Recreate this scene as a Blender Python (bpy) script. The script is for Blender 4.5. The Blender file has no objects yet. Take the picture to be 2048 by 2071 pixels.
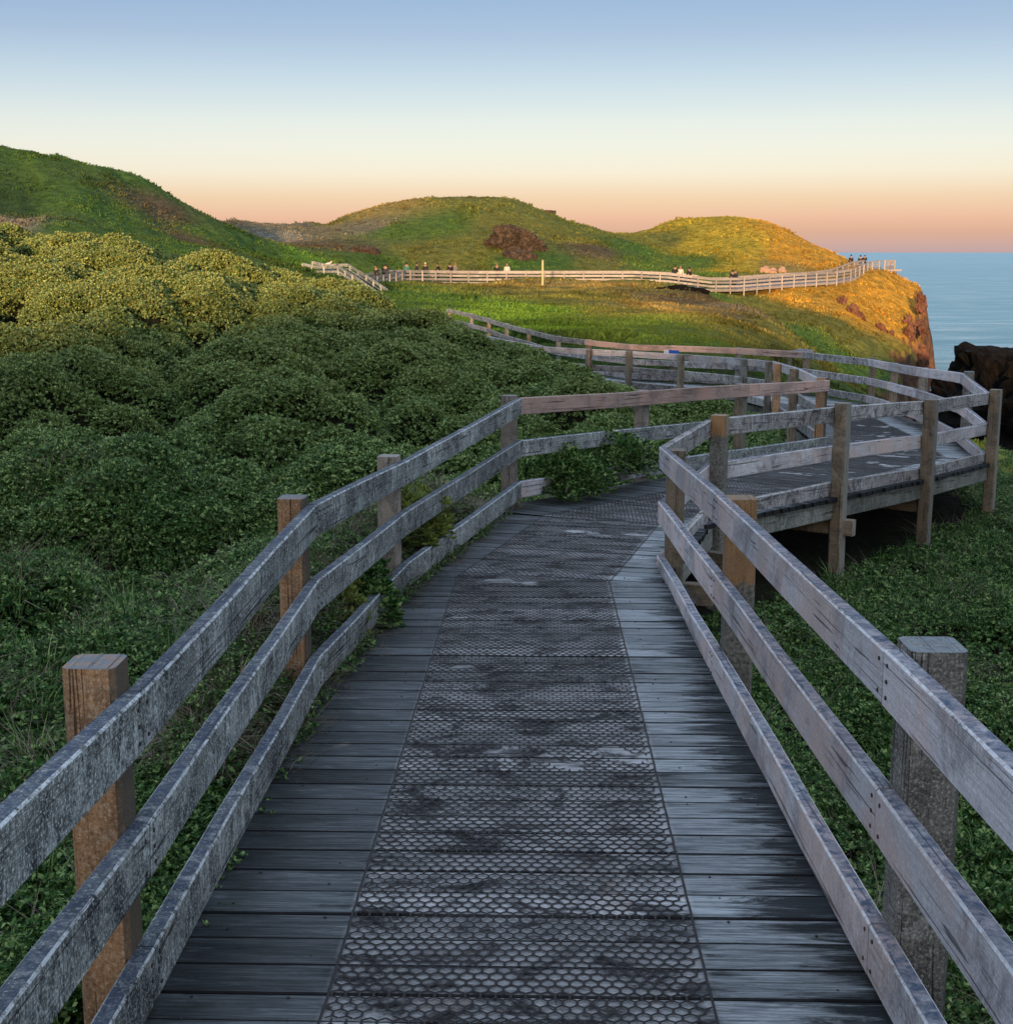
import bpy, bmesh, math, random
import numpy as np
from mathutils import Vector, Matrix

random.seed(7)
RNG = np.random.RandomState(11)
R = math.radians
scene = bpy.context.scene

# ------------------------------------------------------------------ camera
# world origin is the eye of the photographer; metres; +Y is the way the near walk runs
PITCH = 10.83
cam_d = bpy.data.cameras.new('camera')
cam = bpy.data.objects.new('camera', cam_d)
scene.collection.objects.link(cam)
cam.location = (0, 0, 0)
cam.rotation_euler = (R(90 - PITCH), 0, 0)
cam_d.sensor_fit = 'HORIZONTAL'
cam_d.sensor_width = 36
cam_d.lens = 36 * 2750 / 2048
cam_d.clip_start = 0.05
cam_d.clip_end = 60000
scene.camera = cam

# ------------------------------------------------------------------ sky, sun, exposure
SUN_EL, SUN_AZ = 5.5, 6.0            # sun low, behind the camera, a little to its left
sunv = Vector((-math.sin(R(SUN_AZ)) * math.cos(R(SUN_EL)), -math.cos(R(SUN_AZ)) * math.cos(R(SUN_EL)), math.sin(R(SUN_EL))))
world = bpy.data.worlds.new('World')
scene.world = world
world.use_nodes = True
nt = world.node_tree
nt.nodes.clear()
wo = nt.nodes.new('ShaderNodeOutputWorld')
bgA = nt.nodes.new('ShaderNodeBackground')
bgB = nt.nodes.new('ShaderNodeBackground')
add = nt.nodes.new('ShaderNodeAddShader')
sky = nt.nodes.new('ShaderNodeTexSky')
sky.sky_type = 'NISHITA'
sky.sun_disc = False
sky.sun_elevation = R(SUN_EL)
sky.sun_rotation = R(180 + SUN_AZ)
bgA.inputs[1].default_value = 0.05
nt.links.new(sky.outputs[0], bgA.inputs[0])
tc = nt.nodes.new('ShaderNodeTexCoord')
sep = nt.nodes.new('ShaderNodeSeparateXYZ')
nt.links.new(tc.outputs['Generated'], sep.inputs[0])
mp = nt.nodes.new('ShaderNodeMapRange')
mp.inputs[1].default_value = -0.02
mp.inputs[2].default_value = 0.38
nt.links.new(sep.outputs[2], mp.inputs[0])
ramp = nt.nodes.new('ShaderNodeValToRGB')
nt.links.new(mp.outputs[0], ramp.inputs[0])


def lin(c, k=1.0):
    return tuple(((v / 255 / 12.92) if v / 255 <= 0.04045 else ((v / 255 + 0.055) / 1.055) ** 2.4) * k for v in c)


def sin2pos(s):
    return (s + 0.02) / 0.40


EXPO = 1.0
KS = 1.0
# sky colours wanted at each sine of elevation, less what the Nishita sky already gives there
NISH = [(-.02, (.20, .14, .04)), (.0084, (.238, .168, .053)), (.0197, (.319, .235, .076)), (.0421, (.397, .347, .141)), (.0643, (.397, .392, .205)), (.0861, (.376, .413, .258)),
        (.1077, (.347, .407, .296)), (.1289, (.314, .392, .314)), (.1498, (.287, .371, .323)), (.1703, (.266, .352, .328)), (.4, (.2, .3, .32))]
WANT = [(-.02, (176, 160, 170)), (.0031, (204, 172, 164)), (.0138, (218, 174, 150)), (.024, (234, 188, 160)), (.038, (240, 210, 176)), (.0551, (244, 234, 212)), (.0722, (239, 239, 225)), (.0889, (230, 237, 230)),
        (.1057, (213, 227, 231)), (.1222, (196, 216, 229)), (.1464, (172, 195, 220)), (.1703, (156, 184, 216))]
stops = []
for s_w, c_w in WANT:
    nz = [float(np.interp(s_w, [q[0] for q in NISH], [q[1][k] for q in NISH])) for k in range(3)]
    stops.append((s_w, tuple(max(0.0, v - z) / 2 for v, z in zip(lin(c_w), nz))))
# higher up, out of view, the sky is brightened as added fill for the foreground
stops += [(.25, (.10, .15, .30)), (.34, (.31, .36, .45))]
el = ramp.color_ramp.elements
el[0].position = 0.0; el[0].color = (*stops[0][1], 1)
el[1].position = sin2pos(stops[-1][0]); el[1].color = (*stops[-1][1], 1)
for s, c in stops[1:-1]:
    e = el.new(sin2pos(s)); e.color = (*c, 1)
nt.links.new(ramp.outputs[0], bgB.inputs[0])
bgB.inputs[1].default_value = KS
nt.links.new(bgA.outputs[0], add.inputs[0])
nt.links.new(bgB.outputs[0], add.inputs[1])
nt.links.new(add.outputs[0], wo.inputs[0])

sun_d = bpy.data.lights.new('sun', 'SUN')
sun_d.energy = 4.6
sun_d.angle = R(1.4)
sun_d.color = (1.0, 0.62, 0.31)
sun = bpy.data.objects.new('sun', sun_d)
scene.collection.objects.link(sun)
sun.rotation_euler = sunv.to_track_quat('Z', 'Y').to_euler()

scene.view_settings.view_transform = 'Standard'
scene.view_settings.look = 'None'
scene.view_settings.exposure = EXPO
scene.view_settings.gamma = 1.0
scene.cycles.max_bounces = 5
scene.cycles.diffuse_bounces = 3
scene.cycles.glossy_bounces = 2
scene.cycles.sample_clamp_indirect = 4

# ------------------------------------------------------------------ pixel helper (design time only: world points from the survey of the photo)
F, CX, CY = 2750.0, 1024.0, 1035.5
cp, sp_ = math.cos(R(PITCH)), math.sin(R(PITCH))


def W(px, py, D):
    u = (px - CX) / F; v = (py - CY) / F
    yy = cp - v * sp_
    return (u / yy * D, D, (-sp_ - v * cp) / yy * D)


# ------------------------------------------------------------------ numpy noise
def _hash(ix, iy, seed):
    h = (ix.astype(np.int64) * 374761393 + iy.astype(np.int64) * 668265263 + seed * 982451653) & 0x7fffffff
    h = ((h ^ (h >> 13)) * 1274126177) & 0x7fffffff
    h = h ^ (h >> 16)
    return (h & 0xffff) / 65535.0


def vnoise(x, y, seed=0):
    ix = np.floor(x); iy = np.floor(y)
    fx = x - ix; fy = y - iy
    fx = fx * fx * (3 - 2 * fx); fy = fy * fy * (3 - 2 * fy)
    a = _hash(ix, iy, seed); b = _hash(ix + 1, iy, seed)
    c = _hash(ix, iy + 1, seed); d = _hash(ix + 1, iy + 1, seed)
    return (a * (1 - fx) + b * fx) * (1 - fy) + (c * (1 - fx) + d * fx) * fy


def fbm(x, y, seed=0, octv=4):
    s = 0; a = 0.5
    for i in range(octv):
        s = s + a * (vnoise(x * 2 ** i, y * 2 ** i, seed + i * 17) - 0.5)
        a *= 0.5
    return s * 2


def smooth(a, b, x):
    t = np.clip((x - a) / (b - a), 0, 1)
    return t * t * (3 - 2 * t)


def cells(x, y, size, seed):
    """rounded cushion mounds: 1 at a mound's centre, 0 in the creases"""
    gx = np.floor(x / size); gy = np.floor(y / size)
    best = np.zeros_like(x)
    for dx in (-1, 0, 1):
        for dy in (-1, 0, 1):
            cx_ = (gx + dx + 0.5 + 0.8 * (_hash(gx + dx, gy + dy, seed) - 0.5)) * size
            cy_ = (gy + dy + 0.5 + 0.8 * (_hash(gx + dx, gy + dy, seed + 5) - 0.5)) * size
            rr = size * (0.48 + 0.26 * _hash(gx + dx, gy + dy, seed + 9))
            q = 1 - ((x - cx_) ** 2 + (y - cy_) ** 2) / rr ** 2
            best = np.maximum(best, np.sqrt(np.clip(q, 0, 1)) * rr / size)
    return best


# ------------------------------------------------------------------ mesh builder
class MB:
    def __init__(s):
        s.v = []; s.f = []; s.uv = []; s.c = []; s.e = []

    def add(s, verts, faces, uvs=None, col=0.5, face=None):
        b = len(s.v)
        s.v.extend(verts)
        for i, f in enumerate(faces):
            s.f.append(tuple(b + k for k in f))
            s.uv.append(uvs[i] if uvs else [(0, 0)] * len(f))
            s.c.append(col); s.e.append(face[i] if face else 0.0)

    def board(s, p0, p1, w, h, rnd=None, up=(0, 0, 1), seg=None, warp=0.0, ch=0.0055, twist=0.0, top=False):
        """a timber board from p0 to p1 (centre line), w across, h high, chamfered edges, grain UV in metres"""
        rnd = random.random() if rnd is None else rnd
        p0 = Vector(p0); p1 = Vector(p1)
        d = p1 - p0; L = d.length; d = d / L
        upv = Vector(up)
        sx = d.cross(upv).normalized(); uz = sx.cross(d).normalized()
        n = seg or max(1, int(L / 0.7))
        ch = min(ch, w * .3, h * .3)
        prof = [(-w / 2 + ch, -h / 2), (w / 2 - ch, -h / 2), (w / 2, -h / 2 + ch), (w / 2, h / 2 - ch),
                (w / 2 - ch, h / 2), (-w / 2 + ch, h / 2), (-w / 2, h / 2 - ch), (-w / 2, -h / 2 + ch)]
        per = [0]
        for i in range(8):
            a = prof[i]; b = prof[(i + 1) % 8]
            per.append(per[-1] + math.hypot(a[0] - b[0], a[1] - b[1]))
        vs = []
        ph = random.random() * 6
        for k in range(n + 1):
            t = k / n
            c = p0 + d * (L * t)
            o1 = warp * math.sin(ph + t * 5.1) * math.sin(math.pi * t); o2 = warp * math.cos(ph * 2 + t * 4.3) * math.sin(math.pi * t)
            for a, b in prof:
                ja = (random.random() - .5) * warp * .25; jb = (random.random() - .5) * warp * .25
                vs.append(tuple(c + sx * (a + o1 + ja) + uz * (b + o2 + jb)))
        fs = []; uv = []; fc = []
        u0 = rnd * 37.0
        for k in range(n):
            for i in range(8):
                j = (i + 1) % 8
                fs.append((k * 8 + i, k * 8 + j, (k + 1) * 8 + j, (k + 1) * 8 + i))
                fc.append((0, .5, 0, .5, 1, .5, 0, .5)[i])
                ua = u0 + L * k / n; ub = u0 + L * (k + 1) / n
                uv.append([(ua, per[i] + rnd * 11), (ua, per[i + 1] + rnd * 11), (ub, per[i + 1] + rnd * 11), (ub, per[i] + rnd * 11)])
        fs.append(tuple(range(7, -1, -1))); uv.append([(u0 + prof[i][0] * .2, prof[i][1]) for i in range(7, -1, -1)])
        fs.append(tuple(n * 8 + i for i in range(8))); uv.append([(u0 + prof[i][0] * .2, prof[i][1]) for i in range(8)])
        fc += [1.0, 1.0]
        s.add(vs, fs, uv, rnd, fc)

    def box(s, c, size, rot=0, rnd=0.5):
        cx_, cy_, cz = c; a, b, h = [q / 2 for q in size]
        cr, sr = math.cos(rot), math.sin(rot)
        vs = []
        for z in (-h, h):
            for x, y in ((-a, -b), (a, -b), (a, b), (-a, b)):
                vs.append((cx_ + x * cr - y * sr, cy_ + x * sr + y * cr, cz + z))
        s.add(vs, [(3, 2, 1, 0), (4, 5, 6, 7), (0, 1, 5, 4), (1, 2, 6, 5), (2, 3, 7, 6), (3, 0, 4, 7)], None, rnd)

    def tube(s, pts, r, n=6, rnd=.5):
        vs = []
        for i, p in enumerate(pts):
            p = Vector(p)
            d = (Vector(pts[min(i + 1, len(pts) - 1)]) - Vector(pts[max(i - 1, 0)])).normalized()
            a = d.cross(Vector((0.13, 0.2, 1))).normalized(); b = d.cross(a)
            rr = r[i] if isinstance(r, (list, tuple)) else r
            for k in range(n):
                t = 2 * math.pi * k / n
                vs.append(tuple(p + a * math.cos(t) * rr + b * math.sin(t) * rr))
        fs = []
        for i in range(len(pts) - 1):
            for k in range(n):
                fs.append((i * n + k, i * n + (k + 1) % n, (i + 1) * n + (k + 1) % n, (i + 1) * n + k))
        fs.append(tuple(range(n - 1, -1, -1))); fs.append(tuple((len(pts) - 1) * n + k for k in range(n)))
        s.add(vs, fs, None, rnd)

    def build(s, name, mat, parent=None, smooth_=False):
        me = bpy.data.meshes.new(name)
        me.from_pydata(s.v, [], s.f)
        ul = me.uv_layers.new(name='UVMap')
        flat = [c for f in s.uv for p in f for c in p]
        ul.data.foreach_set('uv', flat)
        at = me.attributes.new('rnd', 'FLOAT', 'FACE')
        at.data.foreach_set('value', s.c)
        at = me.attributes.new('face', 'FLOAT', 'FACE')
        at.data.foreach_set('value', s.e)
        if smooth_:
            me.polygons.foreach_set('use_smooth', [True] * len(me.polygons))
        me.materials.append(mat)
        me.update()
        o = bpy.data.objects.new(name, me)
        scene.collection.objects.link(o)
        if parent:
            o.parent = parent
        return o


def np_mesh(name, V, Fq, mat, parent=None, smooth_=True, cols=None, link=True):
    me = bpy.data.meshes.new(name)
    V = np.asarray(V, dtype=np.float32); Fq = np.asarray(Fq, dtype=np.int32)
    me.vertices.add(len(V)); me.vertices.foreach_set('co', V.ravel())
    k = Fq.shape[1]
    me.loops.add(Fq.size); me.loops.foreach_set('vertex_index', Fq.ravel())
    me.polygons.add(len(Fq))
    me.polygons.foreach_set('loop_start', np.arange(0, Fq.size, k, dtype=np.int32))
    me.polygons.foreach_set('loop_total', np.full(len(Fq), k, dtype=np.int32))
    if smooth_:
        me.polygons.foreach_set('use_smooth', np.ones(len(Fq), dtype=bool))
    if cols is not None:
        ca = me.color_attributes.new('col', 'FLOAT_COLOR', 'POINT')
        ca.data.foreach_set('color', np.asarray(cols, dtype=np.float32).ravel())
    me.materials.append(mat)
    me.update(); me.validate()
    o = bpy.data.objects.new(name, me)
    if link:
        scene.collection.objects.link(o)
    if parent:
        o.parent = parent
    return o


def tag(o, label=None, cat=None, group=None, kind=None):
    if label: o['label'] = label
    if cat: o['category'] = cat
    if group: o['group'] = group
    if kind: o['kind'] = kind
    return o


def empty(name, loc):
    o = bpy.data.objects.new(name, None)
    scene.collection.objects.link(o)
    o.location = loc
    return o


def reparent(root):
    """children were built in world coordinates: keep them there"""
    inv = Matrix.Translation(root.location).inverted()
    for c in scene.collection.objects:
        if c.parent == root:
            c.matrix_parent_inverse = inv


# ------------------------------------------------------------------ materials
class NT:
    def __init__(s, name):
        s.m = bpy.data.materials.new(name); s.m.use_nodes = True
        s.t = s.m.node_tree; s.b = s.t.nodes['Principled BSDF']

    def n(s, typ, **kw):
        nd = s.t.nodes.new(typ)
        for k, v in kw.items(): setattr(nd, k, v)
        return nd

    def l(s, a, b): s.t.links.new(a, b)

    def noise(s, vec, scale, detail=4, rough=.6, dist=0):
        nd = s.n('ShaderNodeTexNoise')
        nd.inputs['Scale'].default_value = scale; nd.inputs['Detail'].default_value = detail
        nd.inputs['Roughness'].default_value = rough; nd.inputs['Distortion'].default_value = dist
        s.l(vec, nd.inputs['Vector']); return nd.outputs['Fac']

    def mapv(s, vec, scale, loc=(0, 0, 0)):
        nd = s.n('ShaderNodeMapping')
        nd.inputs['Scale'].default_value = scale; nd.inputs['Location'].default_value = loc
        s.l(vec, nd.inputs['Vector']); return nd.outputs[0]

    def ramp(s, fac, stops_, interp='LINEAR'):
        nd = s.n('ShaderNodeValToRGB'); nd.color_ramp.interpolation = interp
        e = nd.color_ramp.elements
        e[0].position = stops_[0][0]; e[0].color = (*stops_[0][1], 1) if len(stops_[0][1]) == 3 else stops_[0][1]
        e[1].position = stops_[-1][0]; e[1].color = (*stops_[-1][1], 1)
        for p, c in stops_[1:-1]:
            q = e.new(p); q.color = (*c, 1)
        s.l(fac, nd.inputs[0]); return nd.outputs[0]

    def mix(s, fac, a, b, mode='MIX'):
        nd = s.n('ShaderNodeMix', data_type='RGBA', blend_type=mode)
        for sock, v in ((nd.inputs[0], fac), (nd.inputs[6], a), (nd.inputs[7], b)):
            if isinstance(v, (int, float)): sock.default_value = v
            elif isinstance(v, tuple): sock.default_value = (*v, 1)
            else: s.l(v, sock)
        return nd.outputs[2]

    def math(s, op, a, b=None, clamp=False):
        nd = s.n('ShaderNodeMath', operation=op, use_clamp=clamp)
        for i, v in enumerate((a, b)):
            if v is None: continue
            if isinstance(v, (int, float)): nd.inputs[i].default_value = v
            else: s.l(v, nd.inputs[i])
        return nd.outputs[0]

    def bump(s, h, dist, strength=1.0):
        nd = s.n('ShaderNodeBump'); nd.inputs['Distance'].default_value = dist; nd.inputs['Strength'].default_value = strength
        s.l(h, nd.inputs['Height']); s.l(nd.outputs[0], s.b.inputs['Normal'])


def wood(name, dark, light, lichen=(0.30, 0.31, 0.30), lich=0.35, stain=(0.03, 0.03, 0.035), rough=.8, spec=.25, k=1.0, warm=None, stain_amt=.6,
         top=None, top_amt=.75, edge=None, moss=None, patch=3.0, speck=.4):
    """weathered timber: grain along the board, blotchy stains, lichen, weathered upper faces, bare worn arrises; boards differ"""
    m = NT(name)
    uv = m.n('ShaderNodeTexCoord').outputs['UV']
    g = m.n('ShaderNodeNewGeometry'); geo = g.outputs['Position']; nor = g.outputs['Normal']
    rnd = m.n('ShaderNodeAttribute', attribute_name='rnd').outputs['Fac']
    face = m.n('ShaderNodeAttribute', attribute_name='face').outputs['Fac']
    grain = m.noise(m.mapv(uv, (1.6, 70, 1)), 1.0, 7, .7, 1.2)
    fine = m.noise(m.mapv(uv, (10, 340, 1)), 1.0, 3, .75)
    crack = m.noise(m.mapv(uv, (.9, 38, 1), (3, 5, 0)), 1.0, 2, .5, 2.0)
    base = m.ramp(grain, [(.25, dark), (.75, light)])
    base = m.mix(m.math('MULTIPLY', m.ramp_v(fine, .5, .7), .45), base, tuple(c * .4 for c in dark))
    st = m.noise(geo, patch, 8, .78, .8)
    base = m.mix(m.math('MULTIPLY', m.ramp_v(st, .48, .56), stain_amt), base, stain)
    if warm:
        wn = m.noise(m.mapv(geo, (1, 1, 1), (7, 3, 1)), 1.5, 4, .65, .5)
        base = m.mix(m.math('MULTIPLY', m.ramp_v(wn, .45, .60), .8), base, warm)
    # lichen: blotches drawn out down the face
    a = m.noise(m.mapv(uv, (22, 9, 1)), 1.0, 7, .78, 1.5)
    b = m.noise(geo, 2.0, 5, .65, .4)
    msk = m.math('MULTIPLY', m.ramp_v(a, .47, .62), m.ramp_v(b, .36, .60))
    base = m.mix(m.math('MULTIPLY', msk, lich), base, lichen)
    br = m.ramp_v(m.noise(m.mapv(geo, (1, 1, 1), (11, 2, 5)), 1.3, 4, .6, .4), .52, .64)
    base = m.mix(m.math('MULTIPLY', br, .55 * stain_amt), base, m.mix(1.0, base, (.35, .38, .40), 'MULTIPLY'))
    sp = m.noise(geo, 120, 4, .8)
    base = m.mix(m.math('MULTIPLY', m.ramp_v(sp, .54, .64), speck), base, tuple(min(1, c * 1.35) for c in lichen))
    base = m.mix(m.math('MULTIPLY', m.ramp_v(sp, .46, .38), speck), base, tuple(c * .5 for c in dark))
    if moss:
        sn = m.n('ShaderNodeSeparateXYZ'); m.l(nor, sn.inputs[0])
        base = m.mix(m.math('MULTIPLY', m.ramp_v(sn.outputs[0], .35, .8), .85), base, moss)
    cr = m.ramp_v(crack, .64, .67)
    base = m.mix(m.math('MULTIPLY', cr, .8), base, tuple(c * .2 for c in dark))
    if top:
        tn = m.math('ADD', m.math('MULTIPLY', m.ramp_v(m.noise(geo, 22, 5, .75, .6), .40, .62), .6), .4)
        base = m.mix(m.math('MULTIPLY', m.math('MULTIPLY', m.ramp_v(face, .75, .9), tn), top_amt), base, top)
    if edge:
        en = m.ramp_v(m.noise(geo, 26, 6, .8), .44, .56)
        ed = m.math('MULTIPLY', m.ramp_v(face, .3, .45), m.ramp_v(face, .7, .55))
        base = m.mix(m.math('MULTIPLY', m.math('MULTIPLY', ed, en), .85), base, edge)
    vv = m.math('ADD', m.math('MULTIPLY', rnd, .5), .75 * k)
    base = m.mix(1.0, base, m.comb(vv, vv, vv), 'MULTIPLY')
    m.l(base, m.b.inputs['Base Color'])
    m.b.inputs['Roughness'].default_value = rough
    m.b.inputs['Specular IOR Level'].default_value = spec
    hh = m.math('ADD', m.math('ADD', grain, m.math('MULTIPLY', fine, .5)), m.math('MULTIPLY', cr, -1.2))
    m.bump(hh, .005, 1.0)
    return m.m


def _rv(s, fac, a, b):
    nd = s.n('ShaderNodeMapRange'); nd.inputs[1].default_value = a; nd.inputs[2].default_value = b
    s.l(fac, nd.inputs[0]); return nd.outputs[0]


def _comb(s, a, b, c):
    nd = s.n('ShaderNodeCombineXYZ')
    for i, v in enumerate((a, b, c)): s.l(v, nd.inputs[i])
    return nd.outputs[0]


NT.ramp_v = _rv
NT.comb = _comb

M = {}
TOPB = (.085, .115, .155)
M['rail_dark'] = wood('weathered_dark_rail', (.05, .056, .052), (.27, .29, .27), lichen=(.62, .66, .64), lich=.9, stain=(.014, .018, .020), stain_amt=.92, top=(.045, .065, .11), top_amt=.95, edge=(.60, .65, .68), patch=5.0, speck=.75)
M['rail_pale'] = wood('weathered_lit_rail', (.36, .335, .35), (.66, .63, .645), lichen=(.74, .75, .76), lich=.4, stain=(.13, .10, .10), stain_amt=.6, k=1.18, warm=(.56, .41, .36), top=(.05, .075, .12), top_amt=1.0, edge=(.66, .69, .72), patch=1.9, speck=.28)  # paler than the left rails: stronger light on this side put into the colour
M['rail_pink'] = wood('weathered_sunlit_rail', (.34, .22, .18), (.58, .42, .35), lichen=(.55, .46, .4), lich=.5, stain=(.20, .14, .12), warm=(.56, .34, .26), edge=(.42, .38, .34), patch=2.4)  # pink of the grazing sun painted into the wood
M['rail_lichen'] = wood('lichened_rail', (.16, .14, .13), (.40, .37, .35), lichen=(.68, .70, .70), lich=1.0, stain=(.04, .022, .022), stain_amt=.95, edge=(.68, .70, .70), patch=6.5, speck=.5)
M['post_orange'] = wood('sunlit_orange_post', (.36, .17, .08), (.74, .41, .20), lichen=(.62, .46, .30), lich=.5, stain=(.19, .13, .085), stain_amt=.6, top=(.20, .25, .29), top_amt=1.0, moss=(.055, .065, .055), speck=.75)  # orange timber with the low sun's glow painted into it
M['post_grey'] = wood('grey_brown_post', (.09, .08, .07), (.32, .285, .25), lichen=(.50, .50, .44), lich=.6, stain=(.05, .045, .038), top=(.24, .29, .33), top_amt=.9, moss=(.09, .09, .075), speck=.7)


def sun_topped(name, zcut, other_dark, other_light):
    """grey post with orange sunlight painted into the colour of its upper part"""
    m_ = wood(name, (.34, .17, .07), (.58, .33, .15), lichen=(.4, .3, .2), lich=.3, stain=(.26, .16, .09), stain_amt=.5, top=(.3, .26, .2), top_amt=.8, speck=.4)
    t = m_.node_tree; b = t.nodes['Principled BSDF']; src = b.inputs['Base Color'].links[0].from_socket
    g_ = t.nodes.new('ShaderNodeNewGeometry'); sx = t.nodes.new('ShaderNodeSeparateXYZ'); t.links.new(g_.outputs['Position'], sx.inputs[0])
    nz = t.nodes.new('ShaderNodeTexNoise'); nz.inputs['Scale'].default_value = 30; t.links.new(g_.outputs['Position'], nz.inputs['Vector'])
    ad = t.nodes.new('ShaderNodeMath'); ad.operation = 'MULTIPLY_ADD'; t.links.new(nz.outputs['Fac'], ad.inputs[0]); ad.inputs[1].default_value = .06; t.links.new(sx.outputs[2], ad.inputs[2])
    mr = t.nodes.new('ShaderNodeMapRange'); mr.inputs[1].default_value = zcut + .02; mr.inputs[2].default_value = zcut + .045; t.links.new(ad.outputs[0], mr.inputs[0])  # lower edge of the painted sun patch
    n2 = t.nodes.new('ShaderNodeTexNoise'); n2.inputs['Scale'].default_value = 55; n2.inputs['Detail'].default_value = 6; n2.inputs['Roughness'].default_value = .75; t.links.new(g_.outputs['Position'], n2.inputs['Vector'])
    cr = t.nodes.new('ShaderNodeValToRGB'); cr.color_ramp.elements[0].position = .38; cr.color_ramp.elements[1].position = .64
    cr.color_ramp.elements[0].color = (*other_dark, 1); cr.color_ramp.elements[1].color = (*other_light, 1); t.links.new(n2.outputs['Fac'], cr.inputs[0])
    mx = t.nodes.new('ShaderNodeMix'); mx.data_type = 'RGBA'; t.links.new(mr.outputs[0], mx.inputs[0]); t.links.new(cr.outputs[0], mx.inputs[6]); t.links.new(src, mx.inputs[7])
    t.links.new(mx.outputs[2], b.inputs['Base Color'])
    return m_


M['post_cut_low'] = sun_topped('orange_and_grey_post', -1.48, (.07, .065, .055), (.27, .25, .21))
M['post_cut_high'] = sun_topped('orange_topped_post', -1.42, (.075, .07, .06), (.26, .25, .22))
M['post_brown'] = wood('brown_post', (.16, .11, .07), (.34, .25, .165), lichen=(.33, .32, .27), lich=.5, stain=(.07, .05, .032), top=(.24, .22, .2), moss=(.16, .17, .14))
M['post_pale'] = wood('pale_post', (.20, .165, .13), (.38, .32, .265), lichen=(.42, .41, .37), lich=.5, stain=(.08, .065, .05), top=(.25, .25, .25))
M['far_rail'] = wood('far_pale_rail', (.22, .205, .20), (.33, .305, .30), lichen=(.36, .34, .33), lich=.3, stain=(.14, .12, .11), stain_amt=.4)
M['beam'] = wood('edge_beam', (.10, .10, .085), (.24, .235, .20), lichen=(.38, .40, .36), lich=.9, stain=(.04, .045, .03))


def deck_material():
    m = NT('wet_worn_decking')
    uv = m.n('ShaderNodeTexCoord').outputs['UV']
    geo = m.n('ShaderNodeNewGeometry').outputs['Position']
    rnd = m.n('ShaderNodeAttribute', attribute_name='rnd').outputs['Fac']
    # uv: u runs across the walk along the plank, metres from the walk's middle
    sepv = m.n('ShaderNodeSeparateXYZ'); m.l(uv, sepv.inputs[0])
    grain = m.noise(m.mapv(uv, (2.2, 95, 1)), 1.0, 6, .68, .5)
    fine = m.noise(m.mapv(uv, (9, 300, 1)), 1.0, 3, .7)
    dark = m.ramp(grain, [(.3, (.005, .008, .010)), (.7, (.032, .041, .047))])
    pale = m.ramp(grain, [(.34, (.19, .225, .25)), (.7, (.62, .675, .71))])
    # pale band beside the mesh: sky sheen painted into the colour, plank by plank
    wob = m.noise(m.mapv(uv, (2.2, 16, 1)), 1.0, 8, .78, .6)
    pos = m.math('ADD', sepv.outputs[0], m.math('MULTIPLY', m.math('SUBTRACT', wob, .5), 1.1))
    pr = m.math('ADD', pos, m.math('MULTIPLY', m.math('SUBTRACT', rnd, .5), .16))
    bandR = m.math('MULTIPLY', m.ramp_v(pr, .30, .46), m.ramp_v(pr, .78, .66))
    bandL = m.math('MULTIPLY', m.ramp_v(pr, -.95, -.55), m.ramp_v(pr, -.36, -.46))
    mid = m.ramp_v(m.noise(m.mapv(uv, (3, 20, 1)), 1.0, 6, .75, .6), .54, .62)
    amt = m.math('ADD', m.math('MULTIPLY', bandR, 1.0), m.math('ADD', m.math('MULTIPLY', bandL, .30), m.math('MULTIPLY', mid, .20)), True)
    fr = m.ramp_v(m.noise(m.mapv(uv, (4, 75, 1)), 1.0, 7, .8, .8), .44, .54)
    amt = m.math('MULTIPLY', amt, m.math('ADD', m.math('MULTIPLY', fr, .55), .45))
    base = m.mix(amt, dark, pale)
    # under the mesh the boards are browner
    under = m.math('MULTIPLY', m.ramp_v(sepv.outputs[0], -.49, -.46), m.ramp_v(sepv.outputs[0], .49, .46))
    mb = m.noise(m.mapv(geo, (1, 1.6, 1)), 4.5, 7, .75, .8)
    brown = m.ramp(mb, [(.38, (.018, .016, .017)), (.44, (.13, .125, .13)), (.49, (.38, .385, .395)), (.60, (.62, .63, .64))])
    brown = m.mix(.2, brown, base)
    base = m.mix(under, base, brown)
    stn = m.ramp_v(m.noise(m.mapv(geo, (1, 1, 1), (3, 9, 2)), 2.6, 3, .55, .2), .69, .73)
    base = m.mix(m.math('MULTIPLY', stn, .55), base, (.34, .30, .28))
    base = m.mix(m.math('MULTIPLY', m.ramp_v(fine, .5, .72), .5), base, (.012, .014, .018))
    # green algae beside the left kick board
    alg = m.math('MULTIPLY', m.ramp_v(sepv.outputs[0], -.5, -.95), m.ramp_v(m.noise(geo, 7, 4, .7), .45, .62))
    base = m.mix(m.math('MULTIPLY', alg, .45), base, (.035, .045, .030))
    vv = m.math('ADD', m.math('MULTIPLY', rnd, .7), .65)
    base = m.mix(1.0, base, m.comb(vv, vv, vv), 'MULTIPLY')
    fatt = m.n('ShaderNodeAttribute', attribute_name='face').outputs['Fac']
    base = m.mix(m.math('MULTIPLY', fatt, .93), base, (.006, .006, .007))
    m.l(base, m.b.inputs['Base Color'])
    m.l(m.math('ADD', m.math('MULTIPLY', fine, .3), .42), m.b.inputs['Roughness'])
    m.b.inputs['Specular IOR Level'].default_value = .2
    m.bump(m.math('ADD', grain, m.math('MULTIPLY', fine, .5)), .007, 1.0)
    return m.m


M['deck'] = deck_material()


def simple(name, col, rough=.7, spec=.3, metal=0, var=None, scale=20):
    m = NT(name)
    if var:
        geo = m.n('ShaderNodeNewGeometry').outputs['Position']
        f = m.noise(geo, scale, 4, .65)
        m.l(m.ramp(f, [(.3, col), (.7, var)]), m.b.inputs['Base Color'])
    else:
        m.b.inputs['Base Color'].default_value = (*col, 1)
    m.b.inputs['Roughness'].default_value = rough
    m.b.inputs['Specular IOR Level'].default_value = spec
    m.b.inputs['Metallic'].default_value = metal
    return m.m


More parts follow.
